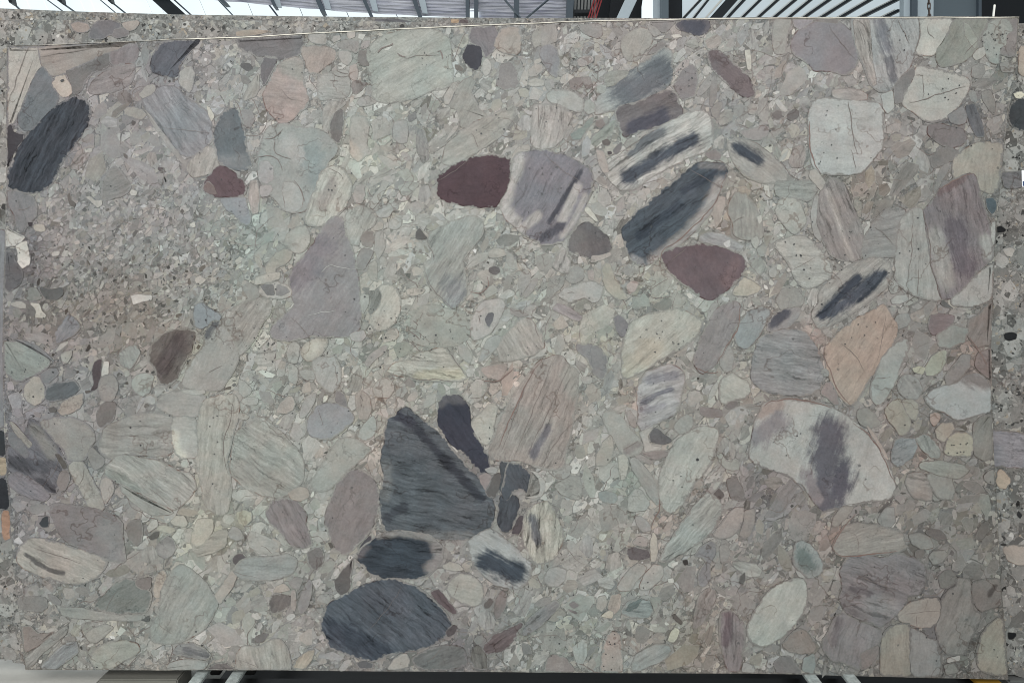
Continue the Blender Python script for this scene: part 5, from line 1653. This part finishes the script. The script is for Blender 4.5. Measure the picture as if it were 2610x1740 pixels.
prism([(1197, 60), (1221, 60), (1221, 38), (1216, -40), (1198, -40)], D - 0.1, 0.02, 'pane', MAT_SKYLIGHT, sky_t)
po = prism([(1311, LO), (1325, LO), (1321, HI), (1308, HI)], D - 0.5, 0.15, 'steel_post', MAT_STEEL)
tag(po, 'steel post between two thin crossing braces, top centre', 'post')
for k_, (a, b, c, d) in enumerate(((1288, 0, 1326, 45), (1395, 0, 1342, 45))):
    br = prism(strip(a, b, c, d, 4, (0.6, 1.5)), D - 0.55, 0.04, 'brace', MAT_STEEL)
    tag(br, ('thin steel brace slanting down right', 'thin steel brace slanting down left')[k_] + ' beside the top centre post', 'brace')

# louvred opening, red pipes and dark cladding
lv = empty('louvre', wp(1480, 60, D)); bpy.context.view_layer.update()
tag(lv, 'dark louvred vent with slanted grey slats beside the red pipes', 'vent')
prism([(1433, LO), (1446, LO), (1468, -80), (1449, -80)], D - 0.4, 0.12, 'frame', MAT_STEEL, lv)
prism([(1446, 33), (1506, 33), (1510, 25), (1448, 25)], D - 0.3, 0.1, 'rail', MAT_DARKSTEEL, lv)
for k_ in range(7):
    x = 1452 + k_ * 8.5
    prism([(x, LO), (x + 3.5, LO), (x + 22.5, -80), (x + 17, -80)], D - 0.2, 0.05, 'slat', plain('slat_paint', '8b8d8c', 0.5), lv)
for k_ in range(4):
    x = 1506 + k_ * 6.5
    rp = prism([(x - 75, LO), (x - 71.5, LO), (x + 28.5, -60), (x + 25, -60)], D - 0.5, 0.05, 'red_pipe', MAT_RED)
    tag(rp, ('leftmost', 'second from left', 'third from left', 'rightmost')[k_] + ' of four slim red pipes in front of the dark cladding', 'pipe', 'red pipes by the louvre')
dk = prism([(1530, LO), (1740, LO), (1740, HI), (1600, HI)], D + 0.3, 0.1, 'wall_cladding', MAT_NAVY)
tag(dk, 'dark wall panel between the red pipes and the pale post', 'panel')
wb = prism(strip(1608, 0, 1587, 45, 30, (1.5, 3.0)), D - 0.6, 0.12, 'white_beam', MAT_PALE)
tag(wb, 'white slanting beam in front of the dark wall at the top', 'beam')
wi = empty('window', wp(1660, 60, D)); bpy.context.view_layer.update()
tag(wi, 'bright white window beside a grey post at the top right of centre', 'window')
prism([(1636, LO), (1664, LO), (1664, -60), (1648, -60), (1637, 14)], D - 0.3, 0.05, 'pane', MAT_SKYLIGHT, wi)
prism([(1664.5, LO), (1686, LO), (1686, -60), (1664.5, -60)], D - 0.3, 0.06, 'side_panel', MAT_PALE, wi)
po = prism([(1687, LO), (1704, LO), (1704, HI), (1687, HI)], D - 0.5, 0.12, 'steel_post', MAT_GREY)
tag(po, 'grey steel post right of the bright white window', 'post')

# translucent sheeting with slanted battens
sh = empty('translucent_sheeting', wp(2030, 60, D)); bpy.context.view_layer.update()
tag(sh, 'pale blue translucent sheeting with many slanted dark battens at upper right', 'sheeting')
prism([(1740, LO), (2312, LO), (2312, HI), (1740, HI)], D + 0.2, 0.03, 'sheet', MAT_SHEET, sh)
for x0, x1, w in ((1743, 1783, 5), (1768, 1802, 6), (1812, 1850, 30), (1852, 1892, 9), (1890, 1934, 8), (1930, 1978, 9), (1970, 2022, 10), (2008, 2061, 10), (2046, 2108, 11), (2090, 2158, 12), (2138, 2211, 13), (2190, 2277, 14), (2249, 2336, 15)):
    sl = (x0 - x1) / 43.0
    y0_ = max(-230.0, (2302 - w - x1) / sl)
    xa = lambda yy_: x1 + sl * yy_
    prism([(xa(y0_), y0_), (xa(y0_) + w, y0_), (xa(170) + w, 170), (xa(170), 170)], D - 0.1, 0.08, 'batten', MAT_DARKSTEEL, sh)
    prism([(xa(y0_) - w * .45, y0_), (xa(y0_) - w * .25, y0_), (xa(170) - w * .25, 170), (xa(170) - w * .45, 170)], D - 0.12, 0.03, 'bright_edge', MAT_WHITE, sh)
po = prism([(2303, LO), (2323, LO), (2324, HI), (2304, HI)], D - 0.3, 0.1, 'pale_post', MAT_PALE)
tag(po, 'pale blue post where the slanted battens end', 'post')
po = prism([(2323.5, LO), (2337, LO), (2340, HI), (2326, HI)], D - 0.35, 0.1, 'dark_post', MAT_STEEL)
tag(po, 'narrow dark grey post between two pale posts at upper right', 'post')
po = prism([(2337.5, LO), (2377, LO), (2384, HI), (2342, HI)], D - 0.3, 0.12, 'pale_post', MAT_PALE)
tag(po, 'broad pale post behind the hanging chain', 'post')
gp_ = prism([(2377.5, LO), (2494, LO), (2494, HI), (2384.5, HI)], D - 0.2, 0.1, 'wall_cladding', MAT_GREY)
tag(gp_, 'plain blue grey panel right of the hanging chain', 'panel')
po = prism([(2494.5, LO), (2502, LO), (2502, HI), (2494.5, HI)], D - 0.25, 0.12, 'panel_edge', MAT_STEEL, gp_)

# hanging chain
chain = empty('chain', wp(2366, 60, D - 0.8)); bpy.context.view_layer.update()
tag(chain, 'rusty steel link chain hanging in front of the pale post', 'chain')
kpx = S * (CAM_D + D - 0.8) / CAM_D


def link_mesh():
    bm = bmesh.new()
    path = []
    hw, hh = 4.0 * kpx, 9.5 * kpx
    for i in range(14):
        t = 6.283 * i / 14
        path.append(Vector((hw * math.cos(t), 0, (hh - hw) * (1 if math.sin(t) >= 0 else -1) + hw * math.sin(t))))
    rings = []
    for i, p in enumerate(path):
        tan = (path[(i + 1) % 14] - path[i - 1]).normalized()
        n1 = Vector((0, 1, 0)); n2 = tan.cross(n1)
        rings.append([bm.verts.new(p + (n1 * math.cos(a) + n2 * math.sin(a)) * 1.5 * kpx) for a in (0, 1.047, 2.094, 3.142, 4.189, 5.236)])
    for i in range(14):
        for j in range(6):
            bm.faces.new([rings[i][j], rings[i][(j + 1) % 6], rings[(i + 1) % 14][(j + 1) % 6], rings[(i + 1) % 14][j]])
    bmesh.ops.recalc_face_normals(bm, faces=bm.faces)
    me_ = bpy.data.meshes.new('link'); bm.to_mesh(me_); bm.free()
    me_.materials.append(MAT_RUST)
    return me_


lm = link_mesh()
for k_ in range(14):
    o = bpy.data.objects.new('link', lm)
    COL.objects.link(o)
    o.parent = chain
    o.location = M.to_3x3() @ Vector((-(k_ - 8) * .6 * kpx, 0, (k_ - 2) * 14.5 * kpx))
    o.rotation_euler = (TILT, 0, (0.25 if k_ % 2 else 1.35))
